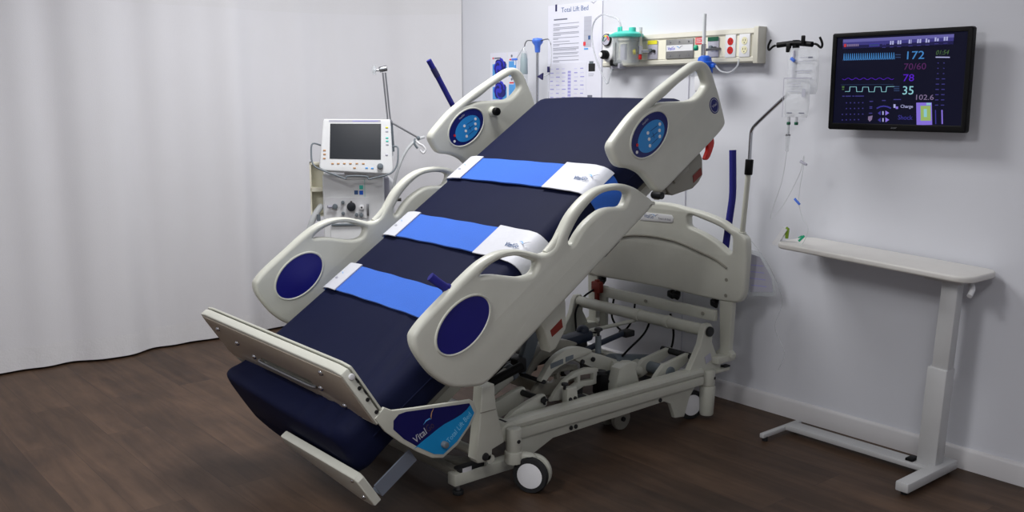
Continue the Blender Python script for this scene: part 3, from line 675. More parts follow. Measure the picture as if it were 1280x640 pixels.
for s in (1, -1):
    for z in (.545, .615): b.cyl(Xh @ V((s*.42, z, .02)), Xh @ V((s*.42, z, .0245)), .008, M['bedgrey'])
b.build('headboard_screw', HBO)
# navy push handles
b = MB(); b.tube([(3.4, 2.62, .74), (3.405, 2.607, .88), (3.41, 2.6, .97), (3.41, 2.602, 1.06), (3.41, 2.608, 1.172)], .0155, M['foam'], n=5); b.build('push_handle', BED)['label'] = 'navy foam push handle rising behind the headboard'
b = MB(); b.tube([(3.4, 2.63, .62), (3.4, 2.62, .76)], .011, M['bedmetal'], smooth_path=False); b.box((3.385, 2.63, .62), (.04, .04, .05), M['bedgrey'], bevel=.005); b.build('handle_socket', BED)
fh0 = V((2.74, 3.60, 1.2)); fh1 = V((2.635, 3.60, 1.362)); fh2 = V((2.552, 3.605, 1.497)); fh3 = V((2.512, 3.61, 1.562))
b = MB(); b.tube([fh0, fh1, fh2, fh3], .0125, M['foam'], n=4)
b.cyl(fh2+(fh3-fh2)*-.1, fh2+(fh3-fh2)*.45, .0135, M['inkdark']); b.build('push_handle', BED)['label'] = 'navy foam push handle leaning up behind the far rail'
b = MB(); b.box((2.75, 3.585, 1.17), (.06, .06, .06), M['bedgrey'], bevel=.008); b.build('handle_socket', BED)
# cables
for pth in ([(3.28, 3.32, .46), (3.25, 3.36, .42), (3.2, 3.36, .36), (3.2, 3.36, .28), (3.15, 3.3, .22)], [(3.3, 3.2, .43), (3.29, 3.2, .34), (3.28, 3.12, .29), (3.28, 3.06, .35), (3.3, 3.06, .43)], [(3.3, 2.95, .4), (3.22, 2.92, .33), (3.1, 2.9, .28), (3.05, 2.9, .25)], [(3.3, 2.84, .42), (3.28, 2.8, .33), (3.27, 2.82, .24), (3.2, 2.85, .2)]):
    b = MB(); b.tube(pth, .005, M['black'], seg=8); b.build('cable', BED)
b = MB(); b.tube([(3.24, 3.0, .37), (3.15, 3.05, .35), (3.0, 3.1, .33), (2.9, 3.15, .3)], .009, M['bedmetal'], n=4); b.build('conduit', BED)

# mattress ------------------------------------------------------------------
WT, WB = -.478, -.64; YA, YB = 2.535, 3.425
def wrinkle(u, y):
    a = .0016*math.sin(u*13+y*5)+.0014*math.sin(u*7-y*11+1)+.0006*math.sin(y*23+u*9)
    # diagonal folds spreading from the near foot corner
    e = max(0, 1-((u-1.62)/.33)**2) * max(0, 1-((y-2.62)/.26)**2) if abs(u-1.62) < .33 and abs(y-2.62) < .26 else 0
    a += .007*e*math.sin((y-2.5)*70-(u-1.5)*16)
    return a
def topw(u, y):
    c = 1-((y-YC)/.445)**2
    return WT + .006*max(0, c) + wrinkle(u, y)
def ring(u, inset, ws=1.0, lift=0):
    r = .048; pts = []
    y0, y1 = YA+inset, YB-inset; w1 = WT-inset*.6+lift; w0 = WB+inset*.3+lift
    ny = 40
    for k in range(ny+1):
        y = y0+r+(y1-y0-2*r)*k/ny
        pts.append((y, w1+(topw(u, y)-WT)))
    for k in range(1, 7):
        t = math.pi/2*k/6; pts.append((y1-r+r*math.sin(t), w1-r+r*math.cos(t)))
    for k in range(1, 5):
        t = k/5; pts.append((y1+.004*math.sin(math.pi*t), w1-r+(w0+.03-w1+r)*t))
    for k in range(0, 5):
        t = math.pi/2*k/4; pts.append((y1-.03+.03*math.cos(t), w0+.03-.03*math.sin(t)))
    for k in range(1, 12):
        pts.append((y1-.03-(y1-y0-.06)*k/12, w0))
    for k in range(0, 5):
        t = math.pi/2*k/4; pts.append((y0+.03-.03*math.sin(t), w0+.03-.03*math.cos(t)))
    for k in range(1, 5):
        t = k/5; pts.append((y0-.004*math.sin(math.pi*t), w0+.03+(w1-r-w0-.03)*t))
    for k in range(0, 6):
        t = math.pi/2*k/6; pts.append((y0+r-r*math.cos(t), w1-r+r*math.sin(t)))
    return [tuple(D(u, y, w)) for y, w in pts]
secs = []
U0, U1 = 1.372, 3.285
for k in range(9):
    t = math.pi/2*k/8; secs.append((U0+.055*(1-math.sin(t)), .055*(1-math.cos(t)) if False else .06*(1-math.sin(math.pi/2-(math.pi/2-t)))))
ends = [(U0+.05*(1-math.cos(math.pi/2*k/7)), .05*(1-math.sin(math.pi/2*k/7))) for k in range(8)]
mids = [(U0+.05+(U1-U0-.09)*k/110, 0) for k in range(1, 110)]
ende = [(U1-.04*(1-math.cos(math.pi/2*k/6)), .04*(1-math.sin(math.pi/2*k/6))) for k in range(6, -1, -1)]
b = MB()
MT = thing('mattress', 'navy blue vinyl mattress lying on the tilted white bed', 'mattress', tuple(D(2.3, YC, -.55)))
def ring2(u, i):
    # the foot end sags and bulges over the edge of the deck, most in the middle
    pr = [V(p) for p in ring(u, i)]
    if u < 1.5:
        k = ((1.5-u)/.155)**2
        out = []
        for p in pr:
            yy = p.y; q = 1-((yy-2.95)/.5)**2
            w = -p.x*ST+p.z*CT; dn = max(0, (WT-.02-w)/.13)
            up = max(0, min(1, (yy-2.55)/.75)); dn = max(0, dn); k1 = min(1, k)
            out.append(p+EU*(-.05*k*max(0, q))*(.4+.6*dn)+EW*(-.06*k1*dn*max(0, min(1, (yy-2.52)/.2))-.01*k1*dn+.034*min(1, 1.6*k1)*up*(1-dn)))
        pr = out
    return [tuple(p) for p in pr]
b.ribbon([ring2(u, i) for u, i in ends+mids+ende], Matrix(), M['navy'])
b.build('cover', MT, 60)
b = MB(); b.tube([D(u, YA-.004, -.56) for u in (1.46, 1.8, 2.3, 2.8, 3.24)], .003, M['navy'], seg=6); b.build('seam', MT)
b = MB(); b.tube([D(u, YB+.004, -.56) for u in (1.46, 1.8, 2.3, 2.8, 3.24)], .003, M['navy'], seg=6); b.build('seam', MT)

# straps --------------------------------------------------------------------
def strap_path(off, u):
    r = .048; P = []
    w1 = WT
    P.append((YB+.004+off, -.6)); P.append((YB+.004+off, -.565))
    for k in range(0, 7):
        t = math.pi/2*(1-k/6); P.append((YB-r+(r+off)*math.sin(t), w1-r+(r+off)*math.cos(t)))
    for k in range(1, 30):
        y = YB-r-(YB-YA-2*r)*k/30; P.append((y, w1+.006*max(0, 1-((y-YC)/.445)**2)+.002+off))
    for k in range(0, 7):
        t = math.pi/2*k/6; P.append((YA+r-(r+off)*math.sin(t), w1-r+(r+off)*math.cos(t)))
    P.append((YA-.004-off, -.565)); P.append((YA-.004-off, -.6))
    return P
def band(b, u0, u1, o0, o1, i0, i1, mm, skew=0):
    A = strap_path(o0, u0); B = strap_path(o1, u0); secs = []
    f = i0
    idx = []
    n = len(A)
    for i in range(n):
        if i0 <= i <= i1: idx.append(i)
    for i in idx:
        (ya, wa), (yb, wb) = A[i], B[i]
        sg = .004*math.sin(i*.9+u0*5); s2 = skew*(i/n-.5)
        ua, ub = u0+s2-sg*.3, u1+s2+sg*.3
        secs.append([tuple(D(ua, ya, wa)), tuple(D(ub, ya, wa)), tuple(D(ub, yb, wb)), tuple(D(ua+.0, yb, wb))])
    b.ribbon(secs, Matrix(), mm, True, True)
names = {0: ('uppermost of the three blue straps over the navy mattress, nearest its head', 2.632, 2.778, .0, 42),
         1: ('middle of the three blue straps crossing the navy mattress', 2.232, 2.376, -.008, 45),
         2: ('lowest of the three blue straps over the navy mattress, nearest its foot', 1.887, 2.03, -.02, 42)}
n_pts = len(strap_path(0, 0))
for i, (lab, u0, u1, sk, ie) in names.items():
    S = thing('restraint_strap', lab, 'strap', tuple(D((u0+u1)/2, YC, WT)), 'blue patient straps across the mattress')
    b = MB(); band(b, u0, u1, .003, .009, 0, n_pts-1, M['strap'], sk); b.build('webbing', S, 50)
    for far in (1, 0):
        b = MB()
        if far: band(b, u0-.006, u1+.006, .010, .0145, 5, 11, M['whitecloth'], sk)
        else: band(b, u0-.008, u1+.008, .010, .0145, 34 if i == 2 else 31, ie, M['whitecloth'], sk)
        p = b.build('strap_pad', S, 50); p['label'] = 'white pad sewn on the strap'
        b = MB(); uc = (u0+u1)/2; wz = WT+.0178
        if far:
            X = frame(D(uc+sk*(-.3), 3.362, wz-.0005), (0, -1, 0), EU)
            b.swoosh(X @ Matrix.Translation((.004, .016, 0)), .02, M['sky'], M['ink']); b.text('VitalGo', .016, X @ Matrix.Translation((.004, -.022, 0)), M['inkline'], 'CENTER', width=.042)
        else:
            X = frame(D(uc+sk*.3, 2.592, wz+.003), (0, -1, 0), EU)
            b.text('VitalGo', .03, X @ Matrix.Translation((-.02, -.018, 0)), M['inkblue'], 'CENTER', width=.075); b.swoosh(X @ Matrix.Translation((.025, .016, 0)), .03, M['sky'], M['ink'])
        b.build('pad_print', p)

# ------------------------------------------------------------------ IV pole, bags, lines
IV = thing('iv_pole', 'slim white and chrome infusion pole standing in the headboard corner', 'iv pole', (3.36, 2.505, .82))
b = MB(); b.cyl((3.36, 2.505, .80), (3.36, 2.483, 1.1), .0115, M['bedmetal']); b.cyl((3.36, 2.505, .80), (3.36, 2.505, .83), .018, M['bedmetal'], bevel=.003); b.build('pole', IV)
b = MB(); b.cyl((3.36, 2.484, 1.075), (3.36, 2.481, 1.14), .017, M['black'], bevel=.003); b.build('collar', IV)
b = MB(); b.tube([(3.36, 2.481, 1.13), (3.36, 2.479, 1.24), (3.36, 2.472, 1.268), (3.36, 2.45, 1.292), (3.36, 2.35, 1.375), (3.36, 2.3, 1.415), (3.362, 2.285, 1.44), (3.362, 2.28, 1.5), (3.362, 2.28, 1.6)], .0075, M['chrome'], n=5); b.build('bent_rod', IV)
b = MB(); b.tube([(3.35, 2.36, 1.605), (3.355, 2.28, 1.61), (3.35, 2.2, 1.602)], .011, M['black'], n=4); b.cyl((3.36, 2.28, 1.585), (3.36, 2.28, 1.622), .014, M['black'])
for y0, s in ((2.37, 1), (2.19, -1)):
    b.tube([(3.35, y0, 1.604), (3.35, y0+s*.012, 1.6), (3.35, y0+s*.03, 1.588), (3.35, y0+s*.034, 1.604), (3.35, y0+s*.022, 1.628)], .0045, M['black'], n=4)
b.box((3.34, 2.3, 1.592), (.012, .02, .035), M['black'], bevel=.003); b.box((3.34, 2.235, 1.62), (.012, .014, .035), M['black'], bevel=.003)
b.build('hook_bar', IV)
def bag(name, label, y0, y1, z0, z1, x, th):
    t = thing(name, label, 'iv bag', (x, (y0+y1)/2, z0), 'clear infusion bags on the pole')
    W = abs(y1-y0); H = z1-z0; b = MB(); secs = []
    for k in range(13):
        f = k/12; z = z0+H*f
        bul = th*(math.sin(math.pi*min(1, f*1.15+.05)) if f < .85 else .18)+.002
        wd = W/2*(1-.12*(abs(f-.5)*2)**6)
        secs.append([(x-bul*math.sqrt(max(0, 1-c*c))*s_-.0008*s_, (y0+y1)/2-wd*c, z) for c, s_ in [(math.cos(a), 1 if a <= math.pi else -1) for a in [2*math.pi*q/20 for q in range(20)]]])
    b.ribbon(secs, Matrix(), M['clearbag']); b.build('bag_body', t, 60)
    return t
t1 = bag('iv_bag', 'clear infusion bag, the longer back one hanging from the pole', 2.295, 2.155, 1.41, 1.59, 3.335, .012)
b = MB(); X = frame((3.32, 2.225, 0), (0, -1, 0), (0, 0, 1))
for z, w in ((1.55, .035), (1.535, .07), (1.5, .08), (1.492, .06), (1.47, .08), (1.46, .05)): b.rect(-.03+ (.08-w)*.5, z, w, .003, 0, .0006, X, M['inklight'])
b.rect(.03, 1.548, .02, .006, 0, .0006, X, M['ink'])
b.build('print', t1)
t2 = bag('iv_bag', 'clear infusion bag, the shorter front one with two green-tipped ports', 2.285, 2.17, 1.32, 1.47, 3.305, .01)
b = MB(); X = frame((3.292, 2.2275, .02), (0, -1, 0), (0, 0, 1))
b.rect(-.055, 1.45, .11, .004, 0, .0008, X, M['papergrey']); b.rect(-.056, 1.3, .0025, .15, 0, .0006, X, M['papergrey']); b.rect(.03, 1.38, .016, .03, 0, .0006, X, M['inklight'])
for z in (1.43, 1.42, 1.4): b.rect(-.035, z, .06, .002, 0, .0006, X, M['inklight'])
for x in (-.035, .02): b.rect(x, 1.315, .025, .004, 0, .0006, X, M['ink'])
b.build('print', t2)
for y in (2.26, 2.225):
    b = MB(); b.cyl((3.305, y, 1.30), (3.305, y, 1.323), .006, M['tube']); b.cyl((3.305, y, 1.29), (3.305, y, 1.302), .0075, M['green'], bevel=.002); b.build('port', t2)
b = MB(); b.cyl((3.335, 2.27, 1.42), (3.335, 2.268, 1.58), .007, M['papergrey']); b.box((3.32, 2.265, 1.545), (.01, .02, .012), M['bluehub'], rot=Matrix.Rotation(R(35), 3, 'X'), bevel=.002); b.build('spike_line', t1)
L1 = thing('infusion_line', 'clear infusion tubing hanging from the bag with a drip chamber and coloured clips', 'tubing', (3.305, 2.2, .6))
b = MB(); b.cyl((3.305, 2.26, 1.25), (3.305, 2.26, 1.29), .005, M['tube']); b.cyl((3.305, 2.262, 1.185), (3.305, 2.26, 1.25), .007, M['clear'], r2=.009); b.cyl((3.305, 2.26, 1.247), (3.305, 2.26, 1.253), .0095, M['steel']); b.build('drip_chamber', L1)
b = MB(); b.tube([(3.305, 2.262, 1.187), (3.32, 2.29, 1.06), (3.34, 2.34, .95), (3.36, 2.36, .9), (3.36, 2.3, .97), (3.34, 2.22, 1.1), (3.33, 2.2, 1.17), (3.33, 2.2, 1.12), (3.34, 2.22, 1.0), (3.34, 2.2, .92), (3.34, 2.17, .88), (3.34, 2.19, .82), (3.35, 2.22, .81), (3.4, 2.3, .805)], .0011, M['glass'], seg=8); b.build('line', L1)
for c, mm, a in (((3.33, 2.22, .985), 'bluehub', 40), ((3.335, 2.195, .838), 'green2', -45), ((3.33, 2.2, 1.14), 'papergrey', 20)):
    b = MB(); b.box(c, (.007, .034, .009), M[mm], rot=Matrix.Rotation(R(a), 3, 'X'), bevel=.002); b.box((c[0], c[1]+.006, c[2]+.006), (.006, .018, .005), M[mm], rot=Matrix.Rotation(R(a+14), 3, 'X'), bevel=.001); b.build('line_clip', L1)
# paper sleeve hanging behind the headboard edge
b = MB(); X = frame((3.43, 2.45, .64), (.25, -1, 0), (0, .25, 1))
b.prism([(-.07, -.1), (.055, -.085), (.06, .0), (.02, .1), (-.07, .12)], 0, .003, X, M['clear']); 
SL = thing('document_sleeve', 'clear plastic sleeve of papers hanging behind the headboard edge', 'document sleeve', (3.43, 2.45, .55)); b.build('sleeve', SL)
b = MB()
b.prism([(-.06, -.08), (.045, -.068), (.048, -.005), (.012, .08), (-.06, .1)], .0035, .0045, X, M['papergrey'])
for k in range(4): b.rect(-.05, -.05+k*.03, .07, .004, .0046, .005, X, M['inklilac'])
b.tube([X @ V((-.05, .1, 0)), X @ V((-.05, .16, -.02)), (3.385, 2.52, .79)], .002, M['tube'])
b.build('papers', SL)
# loose thin line under the table
b = MB(); b.tube([(3.34, 2.44, .80), (3.36, 2.36, .7), (3.42, 2.33, .55), (3.45, 2.38, .42), (3.44, 2.32, .32), (3.43, 2.34, .24)], .0012, M['tube'], seg=6)
single(b, 'loose_tubing', 'thin loose tube dangling between the headboard and the table', 'tubing')

# ------------------------------------------------------------------ wall monitor
MO = thing('wall_monitor', 'black flat screen on the wall showing vital signs in blue numerals', 'monitor', (3.49, 1.908, 1.27))
W_, H_ = .555, .375
Xm = frame((3.468, 1.907, 1.459), (0, -1, 0), (0, 0, 1)) @ Matrix.Rotation(R(.0), 4, 'Z')
b = MB(); b.panel([(-.2775, -.182), (-.272, -.1875), (.272, -.1875), (.2775, -.182), (.2775, .182), (.272, .1875), (-.272, .1875), (-.2775, .182)], [[(-.258, -.162), (.258, -.162), (.258, .170), (-.258, .170)]], .03, .004, Xm @ Matrix.Translation((0, 0, -.011)), M['black'], smooth_n=1, res=2)
b.box((0, 0, -.016), (.535, .36, .02), M['black'], X=Xm, bevel=.003); b.build('bezel', MO, 30)
b = MB(); b.rect(-.26, -.164, .52, .336, -.008, -.001, Xm, M['scr_bg']); SCN = b.build('screen', MO)
b = MB(); b.box((3.515, 1.907, 1.46), (.08, .12, .12), M['black'], bevel=.006); b.build('wall_mount', MO)
b = MB(); b.text('acer', .011, Xm @ Matrix.Translation((-.008, -.1785, .0045)), M['steel'], 'LEFT', width=.024, shear=.2); b.build('maker_mark', MO)
def S(px, py):    # picture units of the display, 0..883 across
    # corners of the housing in those units
    fx = (px-45+(.0))/780.0
    return fx
def scr_xy(px, py):
    # undo the display's slant: left edge runs (45,67)-(22,572), right edge (825,5)-(770,610)
    t = (py-67-(px-45)*(-62/780.))/(505+(px-45)*(100/780.))
    for _ in range(4):
        xl = 45-23*t; xr = 825-55*t; f = (px-xl)/(xr-xl)
        yt = 67-62*f; yb = 572+38*f; t = (py-yt)/(yb-yt)
    # slight perspective along the width
    g = f*1.0/(1+.10*(1-f)) if False else f/(f+(1-f)*.865)
    g = f*.865/(f*.865+(1-f)) if False else f
    return (-.2775+.555*g, .1875-.375*t)
def T(body, px, py, h, mm, w=None, shear=0):
    x, y = scr_xy(px, py); x2, y2 = scr_xy(px, py-h); x3, _ = scr_xy(px+(w or 10), py)
    b = MB(); b.text(body, (y2-y)*1.38, Xm @ Matrix.Translation((x, y, 0)), M[mm], width=(x3-x) if w else None, shear=shear); b.build('numeral', SCN)
T('172', 460, 195, 45, 'scr_cyan', 92); T('70/60', 455, 252, 36, 'scr_maroon', 118); T('78', 450, 315, 40, 'scr_violet', 58); T('35', 445, 388, 48, 'scr_teal', 58)
T('102.6', 512, 418, 30, 'scr_grey', 92); T('Charge', 437, 462, 18, 'scr_white', 66); T('Shock', 422, 527, 26, 'scr_blue', 78); T('01:54', 627, 168, 26, 'scr_olive', 66, .25)
def Q(b, x0, y0, x1, y1, mm, z=.0004):
    pts = [scr_xy(x0, y1), scr_xy(x1, y1), scr_xy(x1, y0), scr_xy(x0, y0)]
    b.prism([(p[0], p[1]) for p in pts], -.001, z, Xm, M[mm])
def QL(b, pts, w, mm):      # polyline on the display
    P = [scr_xy(*p) for p in pts]
    for a, c in zip(P, P[1:]):
        d = V((c[0]-a[0], c[1]-a[1], 0)); nn = V((-d.y, d.x, 0)).normalized()*w/2; e = d.normalized()*w*.3
        A = V((*a, 0))-e; B = V((*c, 0))+e
        b.prism([(A+nn)[:2], (A-nn)[:2], (B-nn)[:2], (B+nn)[:2]], -.001, .0005, Xm, M[mm])
def yline(px, f):  return 67-62*(px-45)/780.+f      # height measured down from the slanting top edge
b = MB()
for k, mm in ((0, 'scr_bar1'), (1, 'scr_bar2'), (2, 'scr_bar3')):
    x0, y0 = scr_xy(107, 92); x1, _ = scr_xy(725, 45)
    b.rect(x0, .163-.012*(k+1), x1-x0, .012, -.001, .0003, Xm, M[mm])
b.build('title_bar', SCN)
b = MB()
for px in (350, 393, 435, 497, 543, 588, 636, 683):
    x, y = scr_xy(px, yline(px, 62 if px > 600 else 66))
    b.rect(x-.008, y-.007, .006, .014, 0, .0008, Xm, M['scr_white'] if px != 350 else M['scr_bar2']); b.rect(x+.001, y-.007, .006 if px != 497 else .002, .014 if px % 2 else .010, 0, .0008, Xm, M['scr_white'] if px != 350 else M['scr_bar2'])
    b.rect(x-.008, y-.017, .015, .0025, 0, .0008, Xm, M['scr_bar2'])
x, y = scr_xy(112, 135); b.rect(x, y, .01, .012, 0, .0008, Xm, M['scr_red'])
for k in range(7): b.rect(x+.013+k*.0075, y+.001, .0052, .009, 0, .0008, Xm, M['scr_grey'])
x, y = scr_xy(262, 130); b.rect(x, y, .043, .013, 0, .0008, Xm, M['scr_blue']); b.rect(x+.004, y+.003, .035, .005, 0, .001, Xm, M['scr_dim'])
b.build('toolbar_print', SCN)
b = MB(); pts = []
for k in range(24):
    px = 108+k*12.6; base = 203-(px-105)*.037
    pts += [(px, base), (px+3, base-4), (px+5, base-33), (px+8, base+2)]
QL(b, pts, .0016, 'scr_cyan'); QL(b, [(105, 206), (405, 193)], .0016, 'scr_dim'); b.build('heart_trace', SCN)
b = MB(); pts = [(105+k*8, 304+5*math.sin(k*1.1)-(k*8)*.01) for k in range(38)]; QL(b, pts, .0014, 'scr_violet'); b.build('pressure_trace', SCN)
b = MB(); QL(b, [(95, 335), (400, 333)], .0012, 'scr_dim'); QL(b, [(122, 371), (148, 371), (150, 346), (188, 346), (190, 372), (222, 372), (226, 347), (258, 347), (262, 373), (292, 373), (296, 346), (330, 346), (334, 373), (358, 373), (362, 345), (405, 344)], .0016, 'scr_teal'); Q(b, 103, 342, 116, 352, 'scr_olive'); Q(b, 103, 356, 114, 362, 'scr_olive'); b.build('breath_trace', SCN)
b = MB()
for r_, (yy, n0) in enumerate(((432, 1), (463, 1), (494, 0), (524, 0))):
    for c in range(n0, 6 if r_ < 3 else 5):
        px = 103+c*24; Q(b, px, yy-3, px+6, yy+3, 'scr_bar2')
for (x0, x1, yy) in ((105, 118, 396), (125, 155, 396), (165, 176, 396), (182, 232, 396), (265, 285, 425), (265, 280, 455), (265, 280, 463), (262, 280, 490), (336, 356, 421), (400, 440, 416), (412, 440, 170), (412, 440, 184), (402, 432, 345), (402, 432, 356), (402, 432, 367)): Q(b, x0, yy-2.5, x1, yy+2.5, 'scr_bar2' if yy > 380 else 'scr_dim')
for r_ in range(9):
    for c in range(2):
        yy = 213+r_*29.5; px = 640+c*30-r_*1.5; w = 3 if r_ < 3 else 8
        Q(b, px-w, yy-2.5, px+w, yy+2.5, 'scr_bar2')
Q(b, 620, 476, 624, 556, 'scr_blue'); Q(b, 652, 476, 658, 556, 'scr_lilac'); Q(b, 628, 178, 700, 184, 'scr_white'); 
b.build('readout_print', SCN)
b = MB(); QL(b, [(308, 463), (325, 455), (345, 452), (365, 455), (383, 463)], .005, 'scr_blue')
for yy in (490, 528):
    b.prism([scr_xy(312, yy), scr_xy(328, yy-12), scr_xy(328, yy+12)][::-1], -.001, .0005, Xm, M['scr_blue']); b.prism([scr_xy(375, yy), scr_xy(355, yy-13), scr_xy(355, yy+13)], -.001, .0005, Xm, M['scr_lilac']); Q(b, 338, yy-10, 344, yy+10, 'scr_white')
b.prism([scr_xy(258, 508), scr_xy(282, 503), scr_xy(278, 525), scr_xy(266, 536), scr_xy(257, 525)], -.001, .0005, Xm, M['scr_grey'])
Q(b, 400, 442, 410, 462, 'scr_white'); Q(b, 412, 455, 424, 468, 'scr_lilac'); b.build('key_icon', SCN)
b = MB(); Q(b, 523, 434, 603, 560, 'scr_lilac'); Q(b, 545, 452, 598, 536, 'scr_lime', .0008); Q(b, 562, 470, 578, 515, 'scr_teal', .001); Q(b, 576, 436, 600, 448, 'scr_teal', .0008); b.build('battery_icon', SCN)

# ------------------------------------------------------------------ medical wall panel and what hangs on it
HW = thing('medical_gas_panel', 'long beige medical supply panel on the wall above the bed', 'wall panel', (3.53, 3.03, 1.55))
def WX(x): return frame((x, 0, 0), (0, -1, 0), (0, 0, 1))     # local x = -y
b = MB()
pf = [(0, 1.547), (.05, 1.547), (.056, 1.553), (.056, 1.568), (.05, 1.574), (.05, 1.664), (.056, 1.672), (.05, 1.692), (.0, 1.697)]
b.prism(pf, -3.47, -2.555, frame((XW, 0, 0), (-1, 0, 0), (0, 0, 1)) @ Matrix.Identity(4), M['beige']) if False else None
Xp = Matrix(((-1, 0, 0, XW), (0, 0, 1, 0), (0, 1, 0, 0), (0, 0, 0, 1)))
b.prism(pf, 2.585, 3.50, Xp, M['beige']); b.prism([(0, 1.543), (.056, 1.543), (.059, 1.55), (.059, 1.69), (.056, 1.698), (0, 1.698)], 2.562, 2.585, Xp, M['beige']); b.build('housing', HW, 30)
XF = WX(XW-.05)
b = MB(); b.rect(-3.48, 1.575, .878, .088, 0, .0025, XF, M['cream']); b.build('fascia', HW)
b = MB(); b.box((0, 0, 0), (.165, .088, .008), M['plate'], X=XF @ Matrix.Translation((-2.998, 1.6195, .005)), bevel=.002)
for x in (-.055, 0, .055):
    for z in (-.03, .032): b.cyl(XF @ V((-2.998+x, 1.6195+z, .008)), XF @ V((-2.998+x, 1.6195+z, .011)), .004, M['chrome'], seg=10)
np_ = b.build('name_plate', HW)
b = MB(); b.rect(-3.076, 1.609, .158, .028, .009, .0098, XF, M['white']); b.text('VitalGo', .022, XF @ Matrix.Translation((-3.068, 1.615, .01)), M['swirl'], width=.045); b.swoosh(XF @ Matrix.Translation((-2.998, 1.629, .01)), .022, M['sky'], M['ink']); b.build('sticker', np_)
# gas outlets
def gas(y, lab_m, name):
    b = MB(); b.box((0, 0, 0), (.062, .085, .006), M['papergrey'], X=XF @ Matrix.Translation((-y, 1.619, .005)), bevel=.002); o = b.build('gas_outlet', HW)
    b = MB(); b.rect(-y-.03, 1.646, .06, .018, .009, .0098, XF, lab_m); b.build('outlet_label', o)
    b = MB(); b.cyl(XF @ V((-y-.008, 1.618, .008)), XF @ V((-y-.008, 1.618, .02)), .009, M['motor'], bevel=.002); b.cyl(XF @ V((-y+.014, 1.614, .008)), XF @ V((-y+.014, 1.614, .018)), .007, M['dark']); b.build('outlet_socket', o)
gas(3.165, M['yellow'], 'air'); gas(2.803, M['green'], 'oxygen')
b = MB(); b.rect(-2.908, 1.635, .045, .03, .003, .0042, XF, M['redlabel']); 
for k in range(3): b.rect(-2.903, 1.641+k*.008, .035-.008*(k % 2), .003, .0042, .0048, XF, M['white'])
b.build('warning_label', HW)
for y, red in ((2.708, 1), (2.633, 0)):
    b = MB(); b.box((0, 0, 0), (.057, .098, .006), M['white'], X=XF @ Matrix.Translation((-y, 1.62, .005)), bevel=.002); o = b.build('socket_plate', HW)
    for z in (1.64, 1.602):
        b = MB(); mm = M['red'] if red else M['gold']
        b.ell((-y, z), .0155, .0165, .007, .0095, XF, mm, 20)
        for dx in (-.006, .006): b.rect(-y+dx-.0012, z-.001, .0024, .008, .0095, .0099, XF, M['dark'])
        b.ell((-y, z-.008), .0025, .0025, .0095, .0099, XF, M['dark'], 10)
        b.build('socket', o)['label'] = 'red mains socket' if red else 'ivory mains socket'
# flowmeters
FM = thing('air_flowmeter', 'small air flowmeter with a yellow knob plugged into the wall panel', 'flowmeter', (3.46, 3.29, 1.58))
b = MB(); b.cyl((3.45, 3.2, 1.635), (3.45, 3.2, 1.725), .008, M['tube']); b.cyl((3.45, 3.2, 1.64), (3.45, 3.2, 1.71), .0035, M['yellow']); b.build('gauge_tube', FM)
b = MB(); b.cyl((3.45, 3.2, 1.6), (3.45, 3.2, 1.638), .012, M['chrome']); b.cyl((3.452, 3.2, 1.615), (3.51, 3.175, 1.615), .009, M['chrome']); b.build('body', FM)
b = MB(); b.cyl((3.44, 3.22, 1.612), (3.43, 3.23, 1.610), .0135, M['yellow'], bevel=.003); b.build('knob', FM)
b = MB(); b.cyl((3.45, 3.2, 1.575), (3.45, 3.2, 1.6), .008, M['red'], bevel=.002); b.build('outlet_tip', FM)
OX = thing('oxygen_flowmeter', 'oxygen flowmeter with green knob above a bright blue nebuliser cup', 'flowmeter', (3.44, 2.802, 1.5))
b = MB(); b.cyl((3.43, 2.802, 1.625), (3.43, 2.802, 1.76), .0085, M['glass']); b.cyl((3.43, 2.802, 1.63), (3.43, 2.802, 1.73), .0025, M['papergrey']); b.build('gauge_tube', OX)
b = MB(); b.cyl((3.43, 2.802, 1.575), (3.43, 2.802, 1.63), .011, M['chrome']); b.cyl((3.435, 2.802, 1.605), (3.5, 2.767, 1.612), .006, M['steel']); b.build('body', OX)
b = MB(); b.cyl((3.42, 2.827, 1.615), (3.415, 2.842, 1.614), .0125, M['green2'], bevel=.003); b.build('knob', OX)
b = MB(); X = Matrix.Translation((3.43, 2.794, 1.5)); b.lathe([(.02, 0), (.036, .004), (.038, .03), (.043, .033), (.043, .05), (.032, .054), (.028, .072), (.016, .08)], X, M['bluecup']); b.box((3.43, 2.754, 1.535), (.02, .04, .018), M['bluecup'], bevel=.004); b.build('nebuliser_cup', OX)
b = MB(); b.lathe([(.03, 0), (.04, .004), (.043, .025), (.043, .03)], Matrix.Translation((3.43, 2.827, 1.49)), M['clear']); b.tube([(3.43, 2.732, 1.535), (3.43, 2.702, 1.51), (3.44, 2.662, 1.505), (3.45, 2.632, 1.53), (3.46, 2.632, 1.56)], .004, M['tube']); b.build('tubing', OX)
